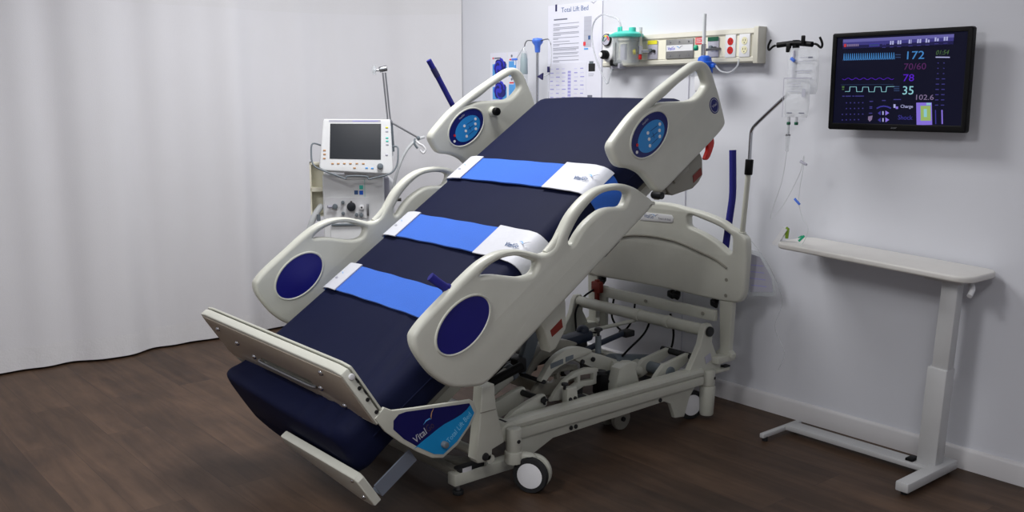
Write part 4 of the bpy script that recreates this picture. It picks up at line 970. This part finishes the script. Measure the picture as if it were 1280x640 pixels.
# suction canister + regulator
SU = thing('suction_canister', 'clear suction canister with a teal lid at the left end of the wall panel', 'canister', (3.44, 3.265, 1.555))
Xc = Matrix.Translation((3.43, 3.27, 1.552))
b = MB(); b.lathe([(.058, 0), (.064, .004), (.072, .13), (.074, .133), (.072, .133), (.069, .128), (.061, .008), (.001, .006)], Xc, M['jar'], 32); b.build('jar', SU)
b = MB(); b.lathe([(.046, .008), (.05, .012), (.054, .12), (.051, .12), (.047, .014), (.001, .012)], Xc, M['jar'], 28); b.box((3.4, 3.26, 1.61), (.02, .03, .075), M['papergrey'], bevel=.004); b.cyl((3.375, 3.29, 1.565), (3.375, 3.29, 1.655), .003, M['dark']); b.build('liner', SU)
b = MB(); b.lathe([(.076, .128), (.079, .132), (.079, .143), (.06, .152), (.02, .16), (.001, .161)], Xc, M['teal'], 32)
for dx, dy, r, h in ((0, -.035, .017, .024), (-.02, .02, .006, .03), (0, .055, .006, .03)): b.cyl(Xc @ V((dx, dy, .145)), Xc @ V((dx, dy, .15+h)), r, M['teal'], bevel=.003)
b.box(Xc @ V((-.02, .08, .14)), (.02, .025, .012), M['teal'], bevel=.003); b.build('lid', SU)
RG = thing('suction_regulator', 'white vacuum regulator with a round dial and black knob beside the canister', 'regulator', (3.49, 3.43, 1.58))
b = MB(); b.panel([(-.032, .0), (-.038, .03), (-.036, .09), (-.022, .122), (.022, .122), (.036, .09), (.038, .03), (.03, .0), (.012, -.02), (-.012, -.02)], [], .06, .01, frame((3.49, 3.43, 1.59), (0, -1, 0), (0, 0, 1)), M['white'], smooth_n=3); b.build('case', RG, 50)
Xr = frame((3.46, 3.43, 1.677), (0, -1, 0), (0, 0, 1))
b = MB(); b.cyl(Xr @ V((0, 0, -.005)), Xr @ V((0, 0, .012)), .03, M['dark'], bevel=.003, seg=28); b.ell((0, 0), .0255, .0255, .012, .0125, Xr, M['papergrey'], 28)
for a0, a1, mm in ((200, 120, 'green'), (118, 70, 'yellow'), (68, -10, 'redlabel')):
    pts = [(.022*math.cos(R(a)), .022*math.sin(R(a))) for a in [a0+(a1-a0)*k/6 for k in range(7)]]+[(.014*math.cos(R(a)), .014*math.sin(R(a))) for a in [a1+(a0-a1)*k/6 for k in range(7)]]
    b.prism(pts, .0125, .0129, Xr, M[mm])
b.prism([(-.014, -.008), (-.012, -.011), (.014, .009), (.013, .011)], .0129, .0133, Xr, M['dark']); b.build('dial', RG)
b = MB(); Xk = frame((3.46, 3.435, 1.605), (0, -1, 0), (0, 0, 1)); b.cyl(Xk @ V((0, 0, 0)), Xk @ V((0, 0, .03)), .022, M['black'], bevel=.004, seg=24); b.cyl(Xk @ V((-.01, 0, .03)), Xk @ V((-.01, 0, .034)), .012, M['white'], bevel=.001); b.build('knob', RG)
b = MB(); b.box((3.48, 3.39, 1.565), (.05, .04, .03), M['black'], bevel=.006); b.box((3.5, 3.39, 1.55), (.05, .06, .025), M['papergrey'], bevel=.004); b.build('bracket', RG)
b = MB(); b.tube([(3.41, 3.29, 1.72), (3.41, 3.31, 1.765), (3.42, 3.39, 1.79), (3.44, 3.45, 1.798), (3.46, 3.52, 1.775), (3.47, 3.55, 1.72), (3.47, 3.535, 1.63), (3.47, 3.49, 1.54), (3.47, 3.45, 1.475), (3.47, 3.432, 1.468), (3.47, 3.425, 1.49), (3.48, 3.41, 1.55)], .0045, M['tube'], seg=8)
single(b, 'suction_tube', 'clear tube looping from the canister lid around the regulator', 'tubing')
# wall cord and blank plate below the panel
b = MB(); b.tube([(XW-.004, 2.98, 1.545), (XW-.004, 2.982, 1.4), (XW-.004, 2.982, .9), (XW-.004, 2.98, .085), (XW-.02, 2.98, .084), (XW-.02, 2.98, .002)], .0016, M['papergrey'], seg=6); single(b, 'power_cable', 'thin pale cable running down the wall below the panel', 'cable')
b = MB(); b.box((XW-.004, 2.915, 1.47), (.008, .06, .085), M['white'], bevel=.002); single(b, 'blank_wall_plate', 'small white blank plate on the wall below the medical panel', 'wall plate')

# ------------------------------------------------------------------ posters
PO = thing('wall_poster', 'large laminated instruction sheet headed Total Lift Bed on the wall', 'poster', (XW-.004, 3.77, 1.2))
Xw = WX(XW)
b = MB(); b.rect(-3.972, 1.2, .416, .682, .001, .0025, Xw, M['paper']); b.rect(-3.56, 1.2, .004, .68, .0025, .004, Xw, M['inklight']); b.build('sheet', PO)
b = MB(); z0 = .0027; z1 = .0031
Xt = Xw @ Matrix.Translation((0, 0, z0))
b.text('Total Lift Bed', .036, Xt @ Matrix.Translation((-3.868, 1.842, 0)), M['inkblue'], width=.205); b.rect(-3.915, 1.85, .014, .036, z0, z1, Xw, M['inkdark'])
b.swoosh(Xt @ Matrix.Translation((-3.625, 1.878, 0)), .022, M['ink'], M['ink'])
b.text('Bed Instructions', .014, Xt @ Matrix.Translation((-3.925, 1.803, 0)), M['ink'], width=.105) if False else b.rect(-3.925, 1.803, .105, .007, z0, z1, Xw, M['ink'])
zz = 1.782
for wid in (.2, .05, 0, .2, .19, .05, 0, .2, .2, .06, 0, .2, .04, 0, .13, 0, .2, .05, 0, .2, .2, .18, 0, .2, .19, 0, .2, .04, 0, .2, .05, 0, .19, .2, .05):
    if wid: b.rect(-3.93, zz, wid, .0034, z0, z1, Xw, M['inkline'])
    zz -= .0066
b.rect(-3.692, 1.655, .055, .155, z0, z1, Xw, M['inklight'])
for k in range(6): b.rect(-3.69, 1.665+k*.024, .05, .003, z1, z1+.0004, Xw, M['papergrey'])
b.rect(-3.66, 1.692, .016, .02, z1, z1+.0006, Xw, M['inkblue']); b.rect(-3.696, 1.662, .018, .02, z1, z1+.0006, Xw, M['redlabel']); b.rect(-3.69, 1.642, .03, .008, z1, z1+.0006, Xw, M['sky'])
b.build('instruction_print', PO)
b = MB(); b.rect(-3.965, 1.22, .295, .36, .0025, .004, Xw, M['paper']); z0, z1 = .0042, .0046
for r_ in range(16):
    for c in range(6):
        if c == 3: continue
        b.rect(-3.95+c*.047, 1.545-r_*.0215, .022+.008*((r_*7+c*3) % 3)/2, .005, z0, z1, Xw, M['inklilac'] if (r_+c) % 2 else M['lilacpale'])
b.rect(-3.812, 1.3, .026, .235, z0, z0+.0002, Xw, M['lilacpale'])
for r_ in range(13): b.rect(-3.81, 1.525-r_*.0175, .022, .011, z0+.0002, z1, Xw, M['inklilac'])
b.build('chart_page', PO)
b = MB(); b.rect(-3.655, 1.53, .048, .04, .0027, .0032, Xw, M['dark']); b.rect(-3.65, 1.57, .03, .012, .0027, .0032, Xw, M['motor']); b.rect(-3.655, 1.515, .04, .004, .0027, .0032, Xw, M['inklight']); b.rect(-3.655, 1.506, .035, .004, .0027, .0032, Xw, M['inklight']); b.rect(-3.66, 1.395, .035, .014, .0027, .0032, Xw, M['ink']); b.build('picture_print', PO)

BP = thing('product_poster', 'small white poster with two blue swirl pictures on the wall behind the far rail', 'poster', (XW-.004, 4.34, 1.25))
b = MB(); b.rect(-4.475, 1.25, .25, .4, .001, .0025, Xw, M['paper']); b.build('sheet', BP)
b = MB()
for zc in (1.565, 1.435):
    b.rect(-4.455, zc-.05, .13, .072, .0026, .003, Xw, M['sky']); b.rect(-4.305, zc-.05, .065, .085, .0026, .003, Xw, M['sky'])
    for k in range(7):
        a = k*2*math.pi/7; b.ell((-4.385+.026*math.cos(a), zc+.002+.021*math.sin(a)), .038, .024, .003+.0004*k, .0034+.0004*k, Xw, M['swirl'] if k % 2 else M['pad'], 16, a+1)
    b.ell((-4.385, zc), .018, .014, .006, .0064, Xw, M['swirl'], 16)
    b.rect(-4.455, zc+.05, .012, .01, .0026, .003, Xw, M['redlabel']); b.rect(-4.438, zc+.051, .06, .008, .0026, .003, Xw, M['ink'])
    b.rect(-4.3, zc+.04, .05, .008, .0026, .003, Xw, M['redlabel']); b.ell((-4.28, zc+.064), .008, .008, .0026, .003, Xw, M['ink'], 12)
b.rect(-4.322, 1.25, .008, .4, .0026, .004, Xw, M['white'])
b.build('picture_print', BP)

# drip stand behind the bed head
DS = thing('drip_stand', 'steel drip stand with a blue plastic hub behind the bed head', 'drip stand', (3.40, 3.885, 0))
b = MB(); b.cyl((3.40, 3.885, .06), (3.40, 3.885, 1.68), .0075, M['chrome']); b.build('pole', DS)
b = MB(); b.lathe([(.012, -.05), (.014, -.045), (.016, -.015), (.028, .0), (.03, .012), (.024, .022), (.001, .026)], Matrix.Translation((3.40, 3.885, 1.68)), M['bluehub'], 24); b.build('hub', DS)
b = MB()
for s in (1, -1): b.tube([(3.4, 3.885+s*.02, 1.69), (3.4, 3.885+s*.08, 1.695), (3.4, 3.885+s*.1, 1.68), (3.4, 3.885+s*.105, 1.665)], .003, M['steel'], n=4)
b.build('hook', DS)
for k in range(5):
    a = 2*math.pi*k/5+.3; b = MB(); ex = V((math.cos(a), math.sin(a), 0)); p = V((3.40, 3.885, 0))
    q = p+ex*.125
    b.tube([p+V((0, 0, .085)), p+ex*.06+V((0, 0, .075)), q+V((0, 0, .055))], .011, M['steel'], n=3); b.cyl(q+V((0, 0, .022))+V((-ex.y, ex.x, 0))*-.01, q+V((0, 0, .022))+V((-ex.y, ex.x, 0))*.01, .022, M['dark']); b.build('leg', DS)
DB = thing('drip_bottle', 'clear infusion bottle and tubing hanging on the drip stand', 'bottle', (3.38, 3.985, 1.42))
b = MB(); Xb = Matrix.Translation((3.4, 3.995, 1.43)); b.lathe([(.001, 0), (.018, .003), (.02, .02), (.02, .1), (.018, .2), (.01, .215), (.004, .235)], Xb, M['clear'], 20); b.build('vessel', DB)
b = MB(); b.lathe([(.0205, .09), (.0212, .092), (.0195, .17), (.012, .2)], Xb, M['paletube'], 20); b.build('collar', DB)
b = MB(); b.cyl((3.4, 4.07, 1.45), (3.4, 4.07, 1.57), .006, M['sky']); b.box((3.4, 4.075, 1.6), (.01, .045, .012), M['bluehub'], bevel=.003); b.cyl((3.4, 4.07, 1.57), (3.4, 4.07, 1.6), .004, M['white']); b.tube([(3.4, 4.055, 1.605), (3.4, 4.03, 1.63), (3.4, 4.0, 1.66)], .0025, M['tube']); b.build('drip_chamber', DB)
DL = thing('drip_line', 'thin tube with purple clips hanging from the right hook of the drip stand', 'tubing', (3.4, 3.79, 1.35))
b = MB(); b.tube([(3.4, 3.78, 1.664), (3.4, 3.775, 1.6), (3.4, 3.79, 1.5), (3.4, 3.8, 1.35)], .0025, M['tube'], seg=8); b.build('line', DL)
b = MB(); b.box((3.39, 3.787, 1.54), (.01, .012, .03), M['inkdark'], bevel=.002); b.build('clip', DL)
b = MB(); b.prism([(-.028, 0), (.012, -.018), (.016, .018)], 0, .008, frame((3.39, 3.84, 1.505), (0, -1, 0), (0, 0, 1)), M['inkdark']); b.tube([(3.392, 3.822, 1.505), (3.395, 3.805, 1.51), (3.4, 3.789, 1.52)], .0025, M['tube'], seg=6); b.build('clip', DL)

# ------------------------------------------------------------------ overbed table
TB = thing('overbed_table', 'pale overbed table with a leaning column standing against the right wall', 'table', (3.38, 1.62, 0))
Rt = Matrix.Translation((0, 1.64, 0)) @ Matrix.Rotation(R(2.6), 4, 'X') @ Matrix.Translation((0, -1.64, 0))
b = MB(); Xtop = Rt @ frame((3.415, 1.93, .775), (1, 0, 0), (0, 1, 0))
rr = .06; hw, hl = .125, .40; o_ = []
for cx, cy, a0 in ((hw-rr, hl-rr*.6, 0), (-hw+rr, hl-rr*.6, 90), (-hw+rr, -hl+rr, 180), (hw-rr, -hl+rr, 270)):
    for k in range(6): a = R(a0+18*k); o_.append((cx+rr*math.cos(a), cy+rr*math.sin(a)*(.6 if cy > 0 else 1)))
b.panel(o_, [], .024, .008, Xtop, M['table'], smooth_n=1); b.build('tabletop', TB, 50)
b = MB(); b.box((3.40, 1.635, .57), (.05, .062, .39), M['tablemetal'], bevel=.006, X=Rt); b.build('inner_column', TB)
b = MB(); b.box((3.40, 1.64, .215), (.066, .075, .41), M['tablemetal'], bevel=.006, X=Rt); b.build('outer_column', TB)
b = MB(); b.box((3.40, 1.645, .755), (.12, .14, .018), M['tablemetal'], bevel=.003, X=Rt); b.build('top_bracket', TB)
b = MB(); b.tube([(3.40, 1.57, .745), (3.37, 1.55, .735), (3.34, 1.545, .715)], .009, M['white'], X=Rt, n=3); b.build('height_lever', TB)
b = MB(); b.box((3.385, 1.93, .03), (.075, .62, .022), M['tablemetal'], bevel=.005); b.build('base_bar', TB)
b = MB(); b.box((3.31, 1.60, .032), (.37, .05, .036), M['tablemetal'], bevel=.006); b.build('base_foot', TB)
b = MB(); b.box((3.33, 2.245, .026), (.27, .022, .02), M['tablemetal'], bevel=.005); b.build('base_foot', TB)
b = MB()
for x, y in ((3.15, 1.60), (3.46, 1.60), (3.22, 2.245), (3.44, 2.245)): b.cyl((x, y, 0), (x, y, .02), .012, M['dark'], bevel=.002)
b.build('glide', TB); b = MB(); b.box((3.385, 1.70, .043), (.05, .03, .016), M['black'], bevel=.003); b.build('end_cap', TB)
TC = thing('tube_clamp', 'white clamp with a green tab standing on the far end of the overbed table', 'clamp', (3.31, 2.30, .80))
b = MB(); X = frame((3.33, 2.295, .80), (.2, -1, 0), (0, 0, 1)); b.prism([(-.024, .0), (.024, .0), (.026, .01), (.006, .018), (.034, .066), (.018, .076), (-.016, .02), (-.026, .012)], -.012, .012, X, M['white']); b.build('clamp_body', TC)
b = MB(); b.prism([(.026, .03), (.036, .03), (.04, .07), (.03, .078), (.022, .07)], -.004, .004, X, M['lime']); b.build('tab', TC)

# ------------------------------------------------------------------ ventilator
VC = V((2.645, 4.5, 0)); vd = V((2.645, 4.5, 0)).normalized(); vr = V((vd.y, -vd.x, 0))
VE = thing('ventilator', 'white intensive care ventilator with a dark display behind the far bed rail', 'ventilator', tuple(VC))
Xv = frame(VC, vr, (0, 0, 1))          # local x right, y up, z towards the viewer
K = .0042
def vx(px): return (px-442)*K
def vz(py): return 1.40-(py-121)*.00424
b = MB()
b.panel([(-.176, .1), (.152, .1), (.152, .98), (.14, .99), (-.165, .99), (-.176, .98)], [], .40, .012, Xv @ Matrix.Translation((0, 0, -.21)), M['ventwhite'], smooth_n=1); b.build('body', VE, 40)
b = MB(); b.panel([(.152, .12), (.21, .14), (.21, .93), (.152, .98)], [], .3, .01, Xv @ Matrix.Translation((0, 0, -.26)), M['ventwhite'], smooth_n=1); b.build('side_column', VE, 40)
b = MB(); b.box((0, .16, -.2), (.44, .06, .5), M['ventwhite'], X=Xv, bevel=.02); b.build('base', VE)
for sx in (-.18, .18):
    for sz in (-.38, -.02):
        b = MB(); p = Xv @ V((sx, .05, sz)); b.cyl(Xv @ V((sx-.015, .05, sz)), Xv @ V((sx+.015, .05, sz)), .05, M['motor'], bevel=.006); b.cyl(Xv @ V((sx, .05, sz)), Xv @ V((sx, .135, sz)), .014, M['motor']); b.build('castor', VE)
# left shelf unit
b = MB(); x0, x1 = vx(384), vx(401)
b.box(((x0)+.004, .905, -.1), (.008, .29, .09), M['cream'], X=Xv); b.box(((x0+x1)/2, .905, -.14), (x1-x0, .29, .008), M['cream'], X=Xv)
for z in (1.045, .905, .765): b.box(((x0+x1)/2, z, -.1), (x1-x0, .02 if z == .905 else .01, .09), M['cream'], X=Xv)
b.build('side_shelf', VE)
b = MB(); b.tube([(vx(398), vz(258), -.05), (vx(392), vz(265), -.03), (vx(386), vz(276), -.02), (vx(380), vz(292), -.02), (vx(372), vz(300), 0)], .017, M['hose'], X=Xv); b.cyl(Xv @ V((vx(394), vz(268), .0)), Xv @ V((vx(394), vz(276), .0)), .01, M['motor']); b.build('breathing_hose', VE)
# display head
Xd = Xv @ Matrix.Translation((0, 1.14, .06)) @ Matrix.Rotation(R(-8), 4, 'X')
b = MB(); b.panel([(vx(405), .147), (vx(486.5), .144), (vx(487.5), .13), (vx(489.5), -.115), (vx(488), -.14), (vx(483), -.147), (vx(403), -.125), (vx(398), -.112), (vx(397.5), -.1), (vx(403.5), .135)], [], .085, .008, Xd @ Matrix.Translation((0, 0, -.04)), M['ventwhite'], smooth_n=1); DH = b.build('display_head', VE, 40)
b = MB(); b.prism([(vx(410.5), -.062), (vx(474), -.07), (vx(475.5), .12), (vx(412.5), .122)], .002, .004, Xd, M['scrdark']); b.build('display', DH)
b = MB(); b.prism([(vx(411), .13), (vx(475), .129), (vx(475), .14), (vx(411), .141)], .002, .0032, Xd, M['papergrey']); b.prism([(vx(440), .132), (vx(472), .132), (vx(472), .137), (vx(440), .137)], .0032, .0038, Xd, M['inklilac']); b.build('title_strip', DH)
for i, (px, yy, mm) in enumerate([(404.5, -.018, 'orange'), (404.5, -.038, 'orange'), (404, -.06, 'orange'), (414, -.088, 'orange'), (421, -.088, 'orange'), (428.5, -.088, 'orange'), (436, -.089, 'orange'), (444, -.089, 'orange'), (452, -.09, 'orange'), (441, -.112, 'orange'), (456, -.113, 'sky'), (463, -.115, 'sky'), (482.5, .10, 'yellow'), (482.5, .08, 'papergrey'), (482.5, .045, 'teal'), (482.5, .028, 'teal'), (482.5, .01, 'papergrey'), (481.5, -.045, 'papergrey')]):
    b = MB(); b.box((vx(px), yy, .003), (.014, .0075, .005), M[mm], X=Xd, bevel=.0015); b.build('key', DH)
b = MB(); b.cyl(Xd @ V((vx(473), -.105, .0)), Xd @ V((vx(473), -.105, .028)), .017, M['motor'], r2=.014, bevel=.003); b.build('rotary_knob', DH)
b = MB(); b.tube([(vx(401), .01, -.03), (vx(390), .02, -.02), (vx(388), -.03, -.01), (vx(390), -.09, .0), (vx(400), -.12, .01), (vx(424), -.16, .01), (vx(430), -.168, .01), (vx(432), -.155, .01), (vx(455), -.157, .01), (vx(458), -.172, .01), (vx(466), -.165, .01), (vx(485), -.145, .01), (vx(494), -.1, .0), (vx(496), -.03, -.01), (vx(495), .0, -.02), (vx(487), .0, -.03)], .0045, M['motor'], X=Xd, n=4); b.build('guard_bar', DH)
b = MB(); b.box((vx(442), .985, -.03), (.12, .05, .06), M['ventwhite'], X=Xv, bevel=.01); b.build('display_neck', VE)
# front panel controls
b = MB(); b.rect(vx(402), vz(274), vx(458)-vx(402), vz(247)-vz(274), -.01, -.006, Xv, M['white']); FP = b.build('control_plate', VE)
for px, py, r_, mm in ((415, 258, .014, 'motor'), (425, 253, .009, 'motor'), (425, 267, .009, 'motor'), (435.6, 258.5, .024, 'scrdark'), (448.5, 259.5, .013, 'white'), (442, 269, .009, 'motor'), (448, 269.5, .011, 'motor')):
    b = MB(); c = Xv @ V((vx(px), vz(py), -.008)); e = Xv @ V((vx(px), vz(py), .022)); b.cyl(c, e, r_, M[mm], bevel=.002)
    if mm == 'scrdark': b.box((vx(px), vz(py)+.024, .01), (.01, .012, .02), M['dark'], X=Xv, bevel=.002)
    if mm == 'white': b.cyl(e, e+(e-c)*.05, .005, M['dark'])
    if px == 415: b.cyl(Xv @ V((vx(411), vz(258), .01)), Xv @ V((vx(406), vz(258), .02)), .008, M['papergrey'])
    b.build('knob', VE)
for px, py, mm in ((442.2, 241, 'inkblue'), (448.6, 241.3, 'bluecup'), (448.8, 234.5, 'teal')):
    b = MB(); b.rect(vx(px)-.01, vz(py)-.011, .02, .022, -.01, -.0085, Xv, M[mm]); b.build('logo_square', VE)
b = MB(); b.box((vx(456.5), vz(263), .0), (.012, .065, .02), M['steel'], X=Xv, bevel=.003); b.build('bag_handle', VE)
b = MB(); b.box((vx(430), vz(300), -.012), (.18, .17, .02), M['ventwhite'], X=Xv, bevel=.004); b.box((vx(430), vz(281.5), .002), (.17, .012, .02), M['motor'], X=Xv, bevel=.003); b.build('drawer', VE)
b = MB(); b.rect(vx(453), vz(275), .0015, .22, -.01, -.0085, Xv, M['teal']); b.build('trim_line', VE)
# support arm
b = MB(); base = V((vx(489), vz(158), -.03))
for dx in (-.006, .008): b.cyl(Xv @ V((vx(486)+dx, vz(151), -.03)), Xv @ V((vx(481)+dx, vz(91), -.03)), .0045, M['steel'])
b.cyl(Xv @ V((vx(475), vz(87.5), -.03)), Xv @ V((vx(485), vz(85.5), -.03)), .015, M['steel'], bevel=.003); b.sph(Xv @ V((vx(487), vz(152), -.03)), .014, M['steel']); b.cyl(Xv @ V((vx(471), vz(88), -.03)), Xv @ V((vx(475), vz(88), -.03)), .006, M['steel'])
b.cyl(Xv @ V((vx(487), vz(152), -.03)), Xv @ V((vx(522), vz(172), -.03)), .005, M['steel']); b.sph(Xv @ V((vx(523), vz(173), -.03)), .011, M['motor'])
b.cyl(Xv @ V((vx(488), vz(152), -.035)), Xv @ V((vx(490), vz(190), -.06)), .012, M['motor']); b.box((vx(487), vz(190), -.06), (.03, .05, .04), M['motor'], X=Xv, bevel=.004); b.build('support_arm', VE)
b = MB(); b.cyl(Xv @ V((vx(469), vz(82), -.03)), Xv @ V((vx(469), vz(94), -.03)), .009, M['clear'], bevel=.003); b.cyl(Xv @ V((vx(466), vz(88), -.03)), Xv @ V((vx(471), vz(88), -.03)), .016, M['clear'], bevel=.003); b.build('clamp_knob', VE)
b = MB(); b.tube([(vx(520), vz(176), -.03), (vx(524), vz(180), -.02), (vx(529), vz(183), -.02), (vx(532), vz(188), -.02), (vx(529), vz(192), -.02), (vx(525), vz(188), -.02)], .006, M['white'], X=Xv); b.tube([(vx(519), vz(174), -.03), (vx(518), vz(180), -.02), (vx(522), vz(186), -.02)], .006, M['motor'], X=Xv); b.build('hose_hook', VE)
b = MB(); b.tube([(vx(531), vz(172), -.05), (vx(520), vz(176), -.03), (vx(508), vz(188), -.02), (vx(498), vz(208), -.02), (vx(490), vz(235), -.02), (vx(484), vz(262), -.03), (vx(480), vz(285), -.04)], .008, M['hose'], X=Xv); b.build('breathing_hose', VE)
b = MB(); b.box((vx(481), vz(238), -.12), (.035, .12, .1), M['papergrey'], X=Xv, bevel=.006); b.cyl(Xv @ V((vx(489), vz(252), -.05)), Xv @ V((vx(500), vz(252), -.05)), .009, M['dark']); b.build('side_module', VE)

# ------------------------------------------------------------------ camera
PITCH = math.atan(199/1200.); YAW = R(39.7)
cam = bpy.data.cameras.new('camera'); co = bpy.data.objects.new('camera', cam); COL.objects.link(co)
co.location = (0, 0, 1.40); co.rotation_euler = (math.pi/2-PITCH, 0, -YAW)
cam.sensor_width = 36; cam.lens = 36*1200/1280; cam.clip_start = .05; cam.clip_end = 50
SC.camera = co

# ------------------------------------------------------------------ light
def area(name, loc, sx, sy, power, col=(1, 1, 1), tgt=None):
    l = bpy.data.lights.new(name, 'AREA'); l.shape = 'RECTANGLE'; l.size = sx; l.size_y = sy; l.energy = power; l.color = col
    o = bpy.data.objects.new(name, l); COL.objects.link(o); o.location = loc
    if tgt is not None: o.rotation_euler = (V(tgt)-V(loc)).to_track_quat('-Z', 'Y').to_euler()
    return o
area('ceiling_and_fill_light', (2.3, 3.5, ZC-.02), .6, 1.2, 56, (1, .99, .985))
area('ceiling_and_fill_light', (-.5, 2.0, ZC-.02), 1.2, .6, 62, (1, .99, .985))
area('ceiling_and_fill_light', (.3, -.3, ZC-.02), 1.2, .6, 34, (1, .99, .985))  # unseen fill light, added to lift the near rails and headboard
w = bpy.data.worlds.new('world'); SC.world = w; w.use_nodes = True
w.node_tree.nodes['Background'].inputs[0].default_value = (.05, .05, .055, 1)
SC.view_settings.view_transform = 'Standard'; SC.view_settings.look = 'None'; SC.view_settings.exposure = 0; SC.view_settings.gamma = 1; SC.view_settings.use_curve_mapping = False
SC.cycles.use_denoising = True
SC.cycles.max_bounces = 8; SC.cycles.transparent_max_bounces = 12; SC.cycles.caustics_reflective = False; SC.cycles.caustics_refractive = False
